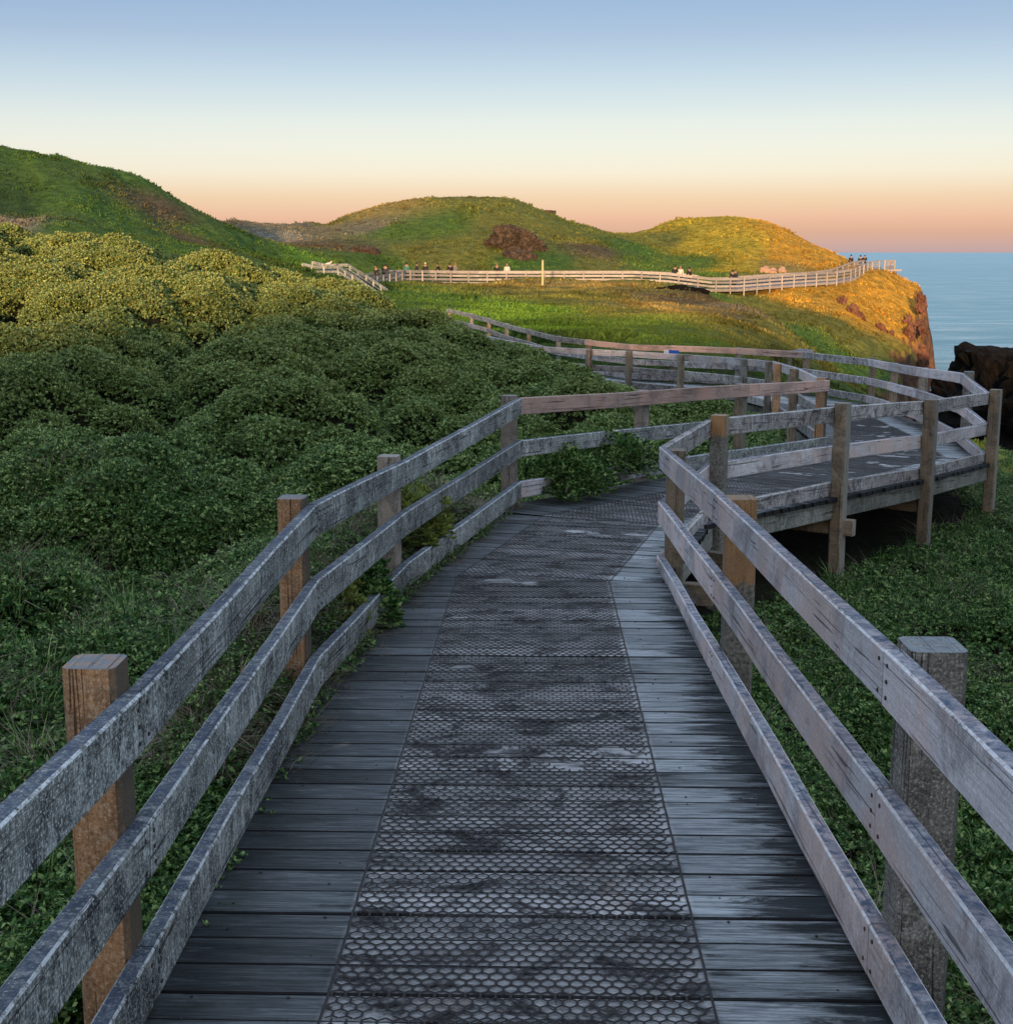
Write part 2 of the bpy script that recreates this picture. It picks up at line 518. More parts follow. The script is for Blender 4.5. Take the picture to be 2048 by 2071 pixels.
M['mesh'] = simple('dark_wire_mesh', (.006, .006, .008), .6, .3, 0, (.022, .016, .016), 9)
M['wire'] = simple('galvanised_wire', (.30, .27, .24), .5, .5, 0, (.20, .15, .1), 30)
M['bolt'] = simple('rusty_bolt', (.02, .017, .018), .6, .4, 0, (.06, .035, .025), 50)


def terrain_material():
    m = NT('ground_turf')
    geo = m.n('ShaderNodeNewGeometry').outputs['Position']
    col = m.n('ShaderNodeAttribute', attribute_name='col').outputs['Color']
    a = m.noise(geo, 1.1, 6, .72, .6)
    b = m.noise(m.mapv(geo, (1, 1, 2.5)), .22, 5, .65, .5)
    c = m.noise(geo, 7, 4, .7)
    x = m.mix(m.ramp_v(a, .40, .62), m.mix(1.0, col, (.50, .55, .50), 'MULTIPLY'), m.mix(1.0, col, (1.35, 1.3, 1.2), 'MULTIPLY'))
    x = m.mix(m.math('MULTIPLY', m.ramp_v(b, .50, .66), .45), x, m.mix(1.0, col, (1.22, 1.05, .85), 'MULTIPLY'))
    x = m.mix(m.math('MULTIPLY', m.ramp_v(c, .5, .7), .35), x, m.mix(1.0, col, (.4, .45, .4), 'MULTIPLY'))
    m.l(x, m.b.inputs['Base Color'])
    m.b.inputs['Roughness'].default_value = .95
    m.b.inputs['Specular IOR Level'].default_value = .08
    m.bump(m.math('ADD', a, m.math('MULTIPLY', c, .35)), .22, .9)
    return m.m


M['terrain'] = terrain_material()


def leaf_material(name, c0, c1, c2, tip=None, trans=.25, yellow=None):
    """leaf colours: clump to clump (instance random) and patch to patch on the hillside"""
    m = NT(name)
    geo = m.n('ShaderNodeNewGeometry').outputs['Position']
    rnd = m.n('ShaderNodeObjectInfo').outputs['Random']
    pi = m.n('ShaderNodeNewGeometry').outputs['Random Per Island']
    col = m.ramp(m.math('FRACT', m.math('ADD', pi, rnd)), [(0, c0), (.5, c1), (1, c2)])
    patch = m.noise(geo, .45, 4, .6)
    col = m.mix(m.math('MULTIPLY', m.ramp_v(patch, .45, .62), .45), col, m.mix(1.0, col, (.6, .75, .75), 'MULTIPLY'))
    if yellow:
        # yellow tips on the upper hill: low sun's warmth painted into the leaf colour
        sepv = m.n('ShaderNodeSeparateXYZ'); m.l(geo, sepv.inputs[0])
        hh = m.math('ADD', sepv.outputs[2], m.math('MULTIPLY', m.math('SUBTRACT', m.noise(geo, .5, 4, .6), .5), 2.4))
        w = m.math('MULTIPLY', m.ramp_v(hh, -2.9, -.7), m.ramp_v(pi, .3, .8))
        fy = m.ramp_v(sepv.outputs[1], 13, 20)
        w = m.math('MULTIPLY', w, fy)
        col = m.mix(m.math('MULTIPLY', w, .7), col, yellow)
    m.l(col, m.b.inputs['Base Color'])
    m.b.inputs['Roughness'].default_value = .5
    m.b.inputs['Specular IOR Level'].default_value = .22
    tr = m.n('ShaderNodeBsdfTranslucent'); m.l(col, tr.inputs[0])
    mx = m.n('ShaderNodeMixShader'); mx.inputs[0].default_value = trans
    out = [n for n in m.t.nodes if n.type == 'OUTPUT_MATERIAL'][0]
    m.l(m.b.outputs[0], mx.inputs[1]); m.l(tr.outputs[0], mx.inputs[2]); m.l(mx.outputs[0], out.inputs[0])
    return m.m


M['shrub'] = leaf_material('saltbush_leaves', (.010, .030, .007), (.080, .175, .042), (.46, .58, .20), yellow=(.40, .37, .10))
M['herb'] = leaf_material('low_herb_leaves', (.007, .026, .005), (.040, .130, .024), (.33, .46, .15))
M['lime'] = leaf_material('yellow_green_leaves', (.12, .17, .035), (.20, .24, .05), (.28, .30, .07))
M['twig'] = leaf_material('dry_twigs', (.05, .035, .025), (.16, .12, .085), (.34, .28, .2), trans=.1)
M['straw'] = leaf_material('pale_straw', (.26, .24, .18), (.36, .34, .26), (.45, .42, .33), trans=.2)


def grass_material():
    m = NT('tussock_grass')
    col = m.n('ShaderNodeAttribute', attribute_name='col').outputs['Color']
    m.l(col, m.b.inputs['Base Color'])
    m.b.inputs['Roughness'].default_value = .8
    m.b.inputs['Specular IOR Level'].default_value = .1
    tr = m.n('ShaderNodeBsdfTranslucent'); m.l(col, tr.inputs[0])
    mx = m.n('ShaderNodeMixShader'); mx.inputs[0].default_value = .3
    out = [n for n in m.t.nodes if n.type == 'OUTPUT_MATERIAL'][0]
    m.l(m.b.outputs[0], mx.inputs[1]); m.l(tr.outputs[0], mx.inputs[2]); m.l(mx.outputs[0], out.inputs[0])
    return m.m


M['tussock'] = grass_material()


def rock_material(name, c0, c1, c2, scale=1.0):
    m = NT(name)
    geo = m.n('ShaderNodeNewGeometry').outputs['Position']
    a = m.noise(geo, .9 * scale, 7, .7, .6)
    b = m.noise(m.mapv(geo, (3, 3, .7)), 1.2 * scale, 5, .7)
    x = m.ramp(a, [(.32, c0), (.5, c1), (.68, c2)])
    x = m.mix(m.math('MULTIPLY', m.ramp_v(b, .5, .65), .6), x, tuple(c * .3 for c in c0))
    m.l(x, m.b.inputs['Base Color'])
    m.b.inputs['Roughness'].default_value = .95
    m.b.inputs['Specular IOR Level'].default_value = .1
    m.bump(m.math('ADD', a, b), .5, 1)
    return m.m


M['rock_dark'] = rock_material('shade_dark_rock', (.003, .003, .003), (.007, .006, .0055), (.015, .013, .011))  # near black: shade of unlit faces and cave holes put into the colour
M['rock_brown'] = rock_material('brown_rock', (.03, .024, .02), (.085, .065, .052), (.17, .125, .10), 1.6)
M['rock_red'] = rock_material('red_rock', (.07, .035, .024), (.19, .09, .06), (.30, .155, .10), 1.3)


def sea_material():
    m = NT('sea_water')
    geo = m.n('ShaderNodeNewGeometry').outputs['Position']
    w1 = m.noise(m.mapv(geo, (.035, .12, 1)), 1.0, 8, .78, .8)
    w2 = m.noise(m.mapv(geo, (.5, 1.4, 1)), 1.0, 4, .65)
    w3 = m.noise(m.mapv(geo, (.004, .011, 1)), 1.0, 5, .6, .4)
    col = m.ramp(w3, [(.3, (.12, .30, .39)), (.7, (.18, .38, .47))])
    fleck = m.ramp_v(m.math('ADD', m.math('MULTIPLY', w1, .75), m.math('MULTIPLY', w2, .25)), .48, .60)
    col = m.mix(m.math('MULTIPLY', fleck, .6), col, (.44, .60, .66))
    m.l(col, m.b.inputs['Base Color'])
    m.b.inputs['Roughness'].default_value = .45
    m.b.inputs['Specular IOR Level'].default_value = .22
    m.bump(m.math('ADD', w1, m.math('MULTIPLY', w2, .3)), 1.6, 1.0)
    return m.m


M['sea'] = sea_material()

# ------------------------------------------------------------------ the walk's centre line and its deck height
PATH = [(-.13, -2.2, -1.66), (.03, 2.94, -1.80), (.16, 8.15, -1.985), (.73, 10.45, -2.07), (4.95, 16.75, -2.49), (5.22, 18.9, -2.53),
        (5.98, 25.6, -2.86), (5.55, 28.4, -2.97), (4.4, 30.4, -3.02), (2.65, 31.9, -3.05), (1.1, 34.6, -3.08), (-.55, 41.2, -3.08),
        (-2.1, 48.2, -3.03), (-4.6, 57, -2.95)]
PN = [Vector(p) for p in PATH]


def path_dist(x, y):
    """numpy: distance to the walk's centre line and deck height there"""
    best = np.full(np.shape(x), 1e9); z = np.zeros(np.shape(x)); side = np.zeros(np.shape(x))
    for a, b in zip(PATH[:-1], PATH[1:]):
        dx, dy = b[0] - a[0], b[1] - a[1]
        L2 = dx * dx + dy * dy
        t = np.clip(((x - a[0]) * dx + (y - a[1]) * dy) / L2, 0, 1)
        qx = x - a[0] - t * dx; qy = y - a[1] - t * dy
        d = np.sqrt(qx * qx + qy * qy)
        s = np.sign(dx * qy - dy * qx)
        m_ = d < best
        best = np.where(m_, d, best); z = np.where(m_, a[2] + t * (b[2] - a[2]), z); side = np.where(m_, s, side)
    return best, z, side


def deck_z(x, y):
    return float(path_dist(np.array([x]), np.array([y]))[1][0])


# ------------------------------------------------------------------ terrain
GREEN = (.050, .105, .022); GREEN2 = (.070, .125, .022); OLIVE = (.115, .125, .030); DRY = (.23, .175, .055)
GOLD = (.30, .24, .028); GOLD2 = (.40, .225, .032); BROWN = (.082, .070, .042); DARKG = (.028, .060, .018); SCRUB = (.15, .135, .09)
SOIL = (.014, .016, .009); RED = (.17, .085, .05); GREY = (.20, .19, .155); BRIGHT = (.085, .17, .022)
CP = []


def cpw(x, y, z, c): CP.append((x, y, z, c))
def cpp(px, py, D, c): CP.append((*W(px, py, D), c))


for (x, y, z) in [(-1.3, -6, -1.95), (-1.35, 0, -1.98), (-1.35, 3, -2.0), (-1.3, 6, -2.06), (-1.15, 8.5, -2.12), (-.4, 11.4, -2.22), (1.0, 14, -2.42), (2.4, 16, -2.62),
                  (3.7, 18.6, -2.8), (-4, -6, -1.9), (-4, 0, -1.9), (-8, 0, -1.6), (-8, 8, -1.9),
                  (1.35, -6, -2.6), (1.4, 0, -2.7), (1.45, 3, -2.8), (1.6, 6, -2.9), (2.0, 9, -3.0), (3.4, 12, -3.12), (4.9, 14.4, -3.16), (6.3, 16, -3.2),
                  (7.2, 19, -3.3), (8.2, 24, -3.4), (4, 3, -2.85), (4, 7, -2.95), (6, 10, -3.1), (8, 14, -3.3), (9.5, 20, -3.32), (10.2, 26, -3.22), (8, 0, -2.9),
                  (12, 12, -3.6), (12, 20, -3.7), (7.5, 28, -3.5), (-.1, 8, -2.35), (.1, 3, -2.2), (.9, 10.8, -2.6), (2.9, 13.8, -2.85), (4.9, 17.2, -3.0), (-.1, -2, -2.1),
                  (5.3, 20, -3.05), (6.0, 25.6, -3.25), (5.2, 29.5, -3.35), (2.4, 32.2, -3.35), (-.6, 41, -3.35), (-2.2, 48, -3.3), (-4.6, 57, -3.2)]:
    cpw(x, y, z, DARKG if x < 9 else OLIVE)
LIT = (.24, .26, .05)  # grass strip with sunlight painted into the ground colour
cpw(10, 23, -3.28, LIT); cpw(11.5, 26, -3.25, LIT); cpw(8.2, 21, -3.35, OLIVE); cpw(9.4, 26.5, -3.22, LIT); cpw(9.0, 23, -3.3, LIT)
for (px, py, D) in [(0, 1300, 6.5), (0, 1050, 10.8), (0, 900, 14.5), (0, 750, 18.5), (0, 600, 24), (0, 490, 30), (0, 452, 34), (400, 1000, 11.5), (400, 800, 17),
                    (400, 650, 24), (400, 545, 30), (348, 497, 34), (220, 481, 34), (436, 515, 34), (531, 537, 34), (637, 556, 34), (700, 573, 34), (760, 592, 34), (820, 615, 33.5), (865, 624, 33), (911, 639, 32.5), (966, 673, 31),
                    (1032, 703, 29.5), (700, 900, 14), (700, 740, 21), (700, 635, 28), (900, 800, 18), (900, 712, 25),
                    (1020, 768, 22), (1080, 742, 25), (1131, 729, 28.0), (1300, 800, 23), (1400, 850, 19), (-250, 440, 34), (-250, 700, 20),
                    (-300, 520, 28), (1210, 775, 27)]:
    cpp(px, py, D, (.05, .075, .03))
for (x, y, z) in [(-16, 44, -1.2), (-8, 42, -3.0), (-4, 38.5, -3.3), (-20, 60, -3), (-10, 60, -3.2), (-26, 46, -.6), (-8, 75, -3.0)]:
    cpw(x, y, z, GREEN)
# far left hill
for (px, py, D, c) in [(-400, 262, 112, GREEN), (-200, 275, 114, GREEN), (0, 295, 115, GREEN), (100, 317, 116, GREEN), (240, 344, 118, GREEN), (300, 364, 119, GREEN), (350, 394, 121, GREEN),
                       (400, 425, 124, OLIVE), (450, 446, 127, SCRUB), (0, 400, 95, DARKG), (0, 445, 82, GREY), (150, 400, 98, GREEN), (240, 440, 96, GREEN), (150, 460, 82, GREEN),
                       (330, 420, 110, BROWN), (370, 480, 98, BROWN), (430, 470, 108, GREEN2), (400, 505, 88, GREEN), (330, 470, 96, GREEN), (500, 510, 106, GREEN2), (560, 534, 108, GREEN), (500, 470, 118, GREEN)]:
    cpp(px, py, D, c)
# saddle
for (px, py, D, c) in [(480, 442, 165, SCRUB), (540, 456, 170, SCRUB), (640, 456, 172, SCRUB), (540, 475, 152, GREY), (590, 495, 140, BROWN), (640, 500, 145, BROWN), (710, 512, 142, BROWN),
                       (620, 525, 122, BRIGHT), (720, 540, 130, GREEN2), (560, 545, 112, GREEN), (680, 556, 116, GREEN)]:
    cpp(px, py, D, c)
# central hill
for (px, py, D, c) in [(680, 446, 178, OLIVE), (720, 430, 180, DRY), (800, 411, 182, DRY), (900, 404, 184, OLIVE), (1000, 402, 184, OLIVE), (1060, 412, 184, OLIVE), (1110, 440, 186, GREEN2),
                       (1160, 452, 186, OLIVE), (1220, 474, 188, GREEN2), (1255, 479, 190, OLIVE), (740, 460, 165, SCRUB), (800, 470, 160, GREEN2), (900, 460, 162, GREEN2), (1000, 450, 162, OLIVE),
                       (1000, 500, 148, OLIVE), (1150, 490, 160, OLIVE), (1200, 510, 150, BROWN), (850, 510, 144, OLIVE), (760, 520, 138, GREEN), (800, 548, 138, GREEN2), (900, 545, 140, OLIVE),
                       (1050, 535, 142, GREEN), (1120, 530, 142, GREEN), (1200, 540, 142, OLIVE), (1300, 530, 150, GREEN2), (1280, 500, 162, GREEN), (1340, 548, 140, GREEN2)]:
    cpp(px, py, D, c)
# right golden hill
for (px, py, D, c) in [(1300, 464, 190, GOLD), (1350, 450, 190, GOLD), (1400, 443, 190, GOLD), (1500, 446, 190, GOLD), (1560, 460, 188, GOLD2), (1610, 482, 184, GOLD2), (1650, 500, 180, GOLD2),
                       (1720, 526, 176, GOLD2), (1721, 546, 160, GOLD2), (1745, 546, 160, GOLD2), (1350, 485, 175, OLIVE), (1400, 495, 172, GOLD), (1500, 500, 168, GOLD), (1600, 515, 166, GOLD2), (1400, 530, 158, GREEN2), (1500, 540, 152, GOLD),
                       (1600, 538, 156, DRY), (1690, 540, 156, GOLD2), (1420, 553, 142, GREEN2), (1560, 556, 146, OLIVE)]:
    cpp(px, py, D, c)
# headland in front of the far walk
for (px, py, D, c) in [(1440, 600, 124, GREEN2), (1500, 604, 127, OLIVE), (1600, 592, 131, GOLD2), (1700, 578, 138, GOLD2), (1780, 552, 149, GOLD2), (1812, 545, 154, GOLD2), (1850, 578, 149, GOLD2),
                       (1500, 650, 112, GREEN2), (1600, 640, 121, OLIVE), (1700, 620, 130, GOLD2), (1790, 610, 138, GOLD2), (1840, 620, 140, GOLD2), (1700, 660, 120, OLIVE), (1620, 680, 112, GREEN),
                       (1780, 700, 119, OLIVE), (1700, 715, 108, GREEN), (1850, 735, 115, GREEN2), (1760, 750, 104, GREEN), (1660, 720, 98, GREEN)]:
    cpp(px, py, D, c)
# green mound in front of the far walk, and the brown spur behind its edge
for (px, py, D, c) in [(760, 586, 90, GREEN), (820, 578, 112, GREEN2), (900, 578, 118, OLIVE), (1000, 574, 122, DRY), (1100, 572, 123, DRY), (1200, 572, 123, DRY), (1290, 576, 118, DRY), (800, 610, 70, GREEN), (850, 600, 90, GREEN),
                       (950, 615, 80, BRIGHT), (1000, 640, 62, BRIGHT), (1100, 630, 72, BRIGHT), (1100, 665, 52, BRIGHT), (1180, 600, 92, OLIVE), (1250, 630, 72, OLIVE), (1300, 660, 56, GREEN2), (1250, 680, 46, GREEN2),
                       (1400, 690, 46, GREEN2), (1350, 615, 88, DRY), (1420, 640, 72, DRY), (1500, 668, 58, OLIVE), (1570, 694, 48, OLIVE), (1000, 690, 45, GREEN), (1600, 726, 38, GREEN2), (1680, 760, 33, GREEN2)]:
    cpp(px, py, D, c)
for (px, py, D, c) in [(1350, 586, 116, OLIVE), (1420, 592, 112, BROWN), (1480, 620, 98, SCRUB), (1560, 655, 84, OLIVE), (1640, 700, 66, OLIVE), (1400, 622, 100, BROWN), (1480, 655, 84, BROWN), (1700, 745, 52, GREEN)]:
    cpp(px, py, D, c)
# behind everything
for (x, y, z) in [(-60, 150, 3), (-70, 115, 11), (-45, 145, 0), (-20, 215, -2), (0, 230, -2), (25, 220, -3), (-60, 210, -3), (-90, 60, 6), (-60, 20, 3), (-40, -5, 2), (-30, 30, 1.5), (45, 195, -6), (14, 40, -4.5), (18, 60, -6.5), (22, 80, -8)]:
    cpw(x, y, z, GREEN)

OY = 15.0


def warp(x, y):
    r = np.sqrt(x * x + (y + OY) ** 2)
    return np.arctan2(x, y + OY), 0.55 * np.log(np.maximum(r, 3.0))


cpa = np.array([(a, b, c) for a, b, c, _ in CP])
cpc = np.array([c for *_, c in CP])
qa, qb = warp(cpa[:, 0], cpa[:, 1])
RC = .02


def kern(d2): return np.sqrt(d2 + RC * RC)


Kx = kern((qa[:, None] - qa[None]) ** 2 + (qb[:, None] - qb[None]) ** 2)
N_ = len(qa)
Pm = np.stack([np.ones(N_), qa, qb], 1)
A_ = np.zeros((N_ + 3, N_ + 3))
A_[:N_, :N_] = Kx - np.eye(N_) * .0008
A_[:N_, N_:] = Pm; A_[N_:, :N_] = Pm.T
# heights are fitted as slope below the eye, so far points weigh like near ones
sc_ = np.sqrt(cpa[:, 0] ** 2 + (cpa[:, 1] + OY) ** 2)
sol = np.linalg.solve(A_, np.concatenate([cpa[:, 2] / sc_, np.zeros(3)]))

COAST = [(17, -40), (17, -10), (15.5, 12), (13.5, 22), (12.5, 27.5), (10.6, 30.5), (9.8, 34), (12, 45), (16, 60), (21, 78), (25, 97), (30.2, 108), (33.6, 117), (38.2, 130), (42.8, 143), (46.0, 154), (49, 166),
         (51, 180), (46, 198), (33, 212), (10, 235), (-30, 250), (-90, 255), (-170, 230), (-220, 120), (-220, -60), (-100, -160), (17, -160)]
CO = np.array(COAST)


def coast_sd(x, y):
    """signed distance to the coast line, positive on land"""
    best = np.full(x.shape, 1e9); inside = np.zeros(x.shape, bool)
    for i in range(len(CO)):
        a = CO[i]; b = CO[(i + 1) % len(CO)]
        dx, dy = b - a
        t = np.clip(((x - a[0]) * dx + (y - a[1]) * dy) / (dx * dx + dy * dy), 0, 1)
        best = np.minimum(best, np.hypot(x - a[0] - t * dx, y - a[1] - t * dy))
        if dy != 0:
            c = ((a[1] > y) != (b[1] > y)) & (x < (b[0] - a[0]) * (y - a[1]) / dy + a[0])
            inside ^= c
    return np.where(inside, best, -best)


def shrub_w(x, y):
    """where the saltbush carpet grows: the hill on the left, the ground inside the bend, the slope on the right"""
    d, dz, side = path_dist(x, y)
    left = smooth(1.3, 2.6, d) * (side > 0) * smooth(41, 36, y)
    right = smooth(1.2, 2.4, d) * (side < 0) * smooth(22, 16, y)
    return left, right


def mounds(x, y):
    wx = x + .6 * fbm(x * .7, y * .7, 2, 3); wy = y + .6 * fbm(x * .7 + 4, y * .7, 6, 3)
    return cells(wx, wy * .8, 2.4, 21) * .66 + cells(wx + 3.3, wy + 1.2, 1.05, 31) * .34 + fbm(x * 1.4, y * 1.4, 5, 3) * .10


def height(x, y, detail=True):
    x = np.asarray(x, float); y = np.asarray(y, float)
    shp = x.shape; x = x.ravel(); y = y.ravel()
    a, b = warp(x, y)
    z = np.zeros(len(x))
    for i in range(0, len(x), 60000):
        s = slice(i, i + 60000)
        k = kern((a[s, None] - qa[None]) ** 2 + (b[s, None] - qb[None]) ** 2)
        z[s] = k @ sol[:N_] + sol[N_] + a[s] * sol[N_ + 1] + b[s] * sol[N_ + 2]
    z = z * np.sqrt(x * x + (y + OY) ** 2)
    far = smooth(30, 60, y)
    dist = np.maximum(y, 5)
    if detail:
        z += far * (fbm(x / 9, y / 9, 3, 5) * .70 + fbm(x / 2.2, y / 2.2, 8, 3) * .18) * smooth(40, 130, y) ** .5
        left, right = shrub_w(x, y)
        up = smooth(7.5, 12, y) * .85 + .15
        md = mounds(x, y) - .62
        inner = smooth(.2, -2, x - (y - 11) * .66)            # flatter inside the bend
        amp = left * (up * (.45 + .55 * inner))
        z += amp * md * (2.5 - .9 * smooth(20, 29, y)) + left * (1 - up) * (fbm(x * 1.0, y * 1.0, 12, 4) * .40 + .45 * cells(x, y, .9, 55) - .25)
        z += right * (fbm(x * .8, y * .8, 14, 4) * .55 + cells(x + .4 * fbm(x, y, 46, 3), y, 1.0, 44) * .5 - .32)
        rl = smooth(-18, -26, x) * smooth(75, 85, y)
        z += rl * (fbm((x * .8 + (z - 2) * 1.2) / 3.2, (y + x) / 40, 33, 4) * 1.1)
    d, dz, side = path_dist(x, y)
    gap = np.where(side > 0, .16, .45)
    cut = smooth(1.9, 1.0, d)
    z = np.where(cut > 0, z * (1 - cut) + np.minimum(z, dz - gap) * cut, z)
    # cliffs
    sd = coast_sd(x + fbm(x / 5, y / 5, 61, 4) * 3.2, y + fbm(x / 5 + 9, y / 5, 62, 4) * 3.2)
    edge = smooth(-3.5, .6, sd)
    lip = smooth(.6, 7, sd)
    z = z * edge + -19 * (1 - edge)
    z = z - (1 - lip) * edge * .9
    return z.reshape(shp), sd.reshape(shp)


def ground_col(x, y):
    x = x.ravel(); y = y.ravel()
    a, b = warp(x, y)
    out = np.zeros((len(x), 3))
    for i in range(0, len(x), 60000):
        s = slice(i, i + 60000)
        d2 = (a[s, None] - qa[None]) ** 2 + (b[s, None] - qb[None]) ** 2
        w = 1 / (d2 + 2e-5) ** 2
        out[s] = (w @ cpc) / w.sum(1, keepdims=True)
    return out


NA, NB = 820, 820
ang = np.linspace(R(-72), R(78), NA)
# finer across the view
ang = np.sort(np.concatenate([np.linspace(R(-80), R(-26), 90)[:-1], np.linspace(R(-26), R(26), NA - 170), np.linspace(R(26), R(84), 82)[1:]]))
NA = len(ang)
rr = np.exp(np.linspace(math.log(9.0), math.log(290), NB))
AA, RR = np.meshgrid(ang, rr)
X = np.sin(AA) * RR; Y = np.cos(AA) * RR - OY
Z, SD = height(X, Y)
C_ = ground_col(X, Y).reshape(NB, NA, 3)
gy, gx = np.gradient(Z)
dxr = np.gradient(RR, axis=0)
slope = np.abs(gy / dxr) + np.abs(gx / (RR * np.gradient(AA, axis=1)))
fr = (smooth(1.5, 3.2, slope) * smooth(6, 1, SD))[..., None]
redn = (.5 + fbm(X / 2, Y / 2, 71, 4))[..., None]
C_ = C_ * (1 - fr) + fr * (np.array(RED) * redn * 1.1 + np.array((.05, .035, .03)) * (1 - redn))
near = (smooth(45, 36, Y) * (1 - smooth(7, 9, X) * smooth(17, 21, Y)))[..., None]
C_ = C_ * (1 - near) + np.array(SOIL) * near
idx = np.arange(NA * NB).reshape(NB, NA)
quads = np.stack([idx[:-1, :-1], idx[:-1, 1:], idx[1:, 1:], idx[1:, :-1]], -1).reshape(-1, 4)
ok = ~((Z[:-1, :-1] < -17).ravel() & (Z[1:, 1:] < -17).ravel())
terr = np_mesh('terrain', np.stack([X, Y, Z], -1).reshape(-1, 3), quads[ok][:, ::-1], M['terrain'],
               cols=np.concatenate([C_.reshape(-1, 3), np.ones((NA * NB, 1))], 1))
tag(terr, kind='structure')

# unseen high ground behind the viewpoint, added and shaped to shade the near walk
xs = np.linspace(-150, 60, 300); ys = np.linspace(-150, -5, 100)
XX, YY = np.meshgrid(xs, ys)
ZZ = -2.6 + (8.7 + 2.4 * fbm(XX / 16, YY / 30, 90, 4) + 1.5 * fbm(XX / 3.5, YY / 12, 95, 4)) * np.exp(-((YY + 52) / 17) ** 2) * (1 - .45 * smooth(5, 40, XX)) + fbm(XX / 9, YY / 9, 92, 4) * .6
ZZ = ZZ * smooth(62, 45, XX) + -15 * (1 - smooth(62, 45, XX))
idx = np.arange(XX.size).reshape(XX.shape)
q = np.stack([idx[:-1, :-1], idx[:-1, 1:], idx[1:, 1:], idx[1:, :-1]], -1).reshape(-1, 4)
hb = np_mesh('hill', np.stack([XX, YY, ZZ - .6], -1).reshape(-1, 3), q, M['terrain'], cols=np.tile(np.array([*GREEN, 1]), (XX.size, 1)))
tag(hb, kind='structure')

# the sea, one sheet to the horizon
r_ = np.concatenate([[0], np.exp(np.linspace(math.log(20), math.log(40000), 60))]); t_ = np.linspace(0, 2 * math.pi, 97)[:-1]
SV = [(0, 0, -14)] + [(r * math.cos(t), r * math.sin(t), -14) for r in r_[1:] for t in t_]
me = bpy.data.meshes.new('sea')
fs = [(0, 1 + k, 1 + (k + 1) % 96) for k in range(96)]
for i in range(59):
    for k in range(96):
        a = 1 + i * 96; b = a + 96
        fs.append((a + k, b + k, b + (k + 1) % 96, a + (k + 1) % 96))
me.from_pydata(SV, [], fs); me.materials.append(M['sea'])
sea = bpy.data.objects.new('sea', me); scene.collection.objects.link(sea); tag(sea, kind='structure')


def hz(x, y):
    return float(height(np.array([x]), np.array([y]))[0][0])


# ------------------------------------------------------------------ boardwalk
walk = empty('boardwalk', (0, 2, -1.8)); tag(walk, kind='structure')
HW = 1.02


def clip(poly, nx, ny, c):
    """keep the side nx*x+ny*y<=c of a polygon of (x,y)"""
    out = []
    for i in range(len(poly)):
        a = poly[i]; b = poly[(i + 1) % len(poly)]
        da = nx * a[0] + ny * a[1] - c; db = nx * b[0] + ny * b[1] - c
        if da <= 0: out.append(a)
        if (da < 0) != (db < 0) and da != db:
            t = da / (da - db); out.append((a[0] + t * (b[0] - a[0]), a[1] + t * (b[1] - a[1])))
    return out


def frames(nodes):
    """per segment: origin, direction, right vector, end cuts (bisectors)"""
    dirs = [((b[0] - a[0]), (b[1] - a[1])) for a, b in zip(nodes[:-1], nodes[1:])]
    dirs = [(d[0] / math.hypot(*d), d[1] / math.hypot(*d)) for d in dirs]
    fr_ = []
    for i, d in enumerate(dirs):
        a, b = nodes[i], nodes[i + 1]
        cuts = []
        if i > 0:
            p = dirs[i - 1]; n = (d[0] + p[0], d[1] + p[1]); L = math.hypot(*n); n = (-n[0] / L, -n[1] / L)
            cuts.append((n[0], n[1], n[0] * a[0] + n[1] * a[1]))
        else: cuts.append((-d[0], -d[1], -(d[0] * a[0] + d[1] * a[1])))
        if i < len(dirs) - 1:
            p = dirs[i + 1]; n = (d[0] + p[0], d[1] + p[1]); L = math.hypot(*n); n = (n[0] / L, n[1] / L)
            cuts.append((n[0], n[1], n[0] * b[0] + n[1] * b[1]))
        else: cuts.append((d[0], d[1], d[0] * b[0] + d[1] * b[1]))
        fr_.append((a, d, (d[1], -d[0]), math.hypot(b[0] - a[0], b[1] - a[1]), b, cuts))
    return fr_


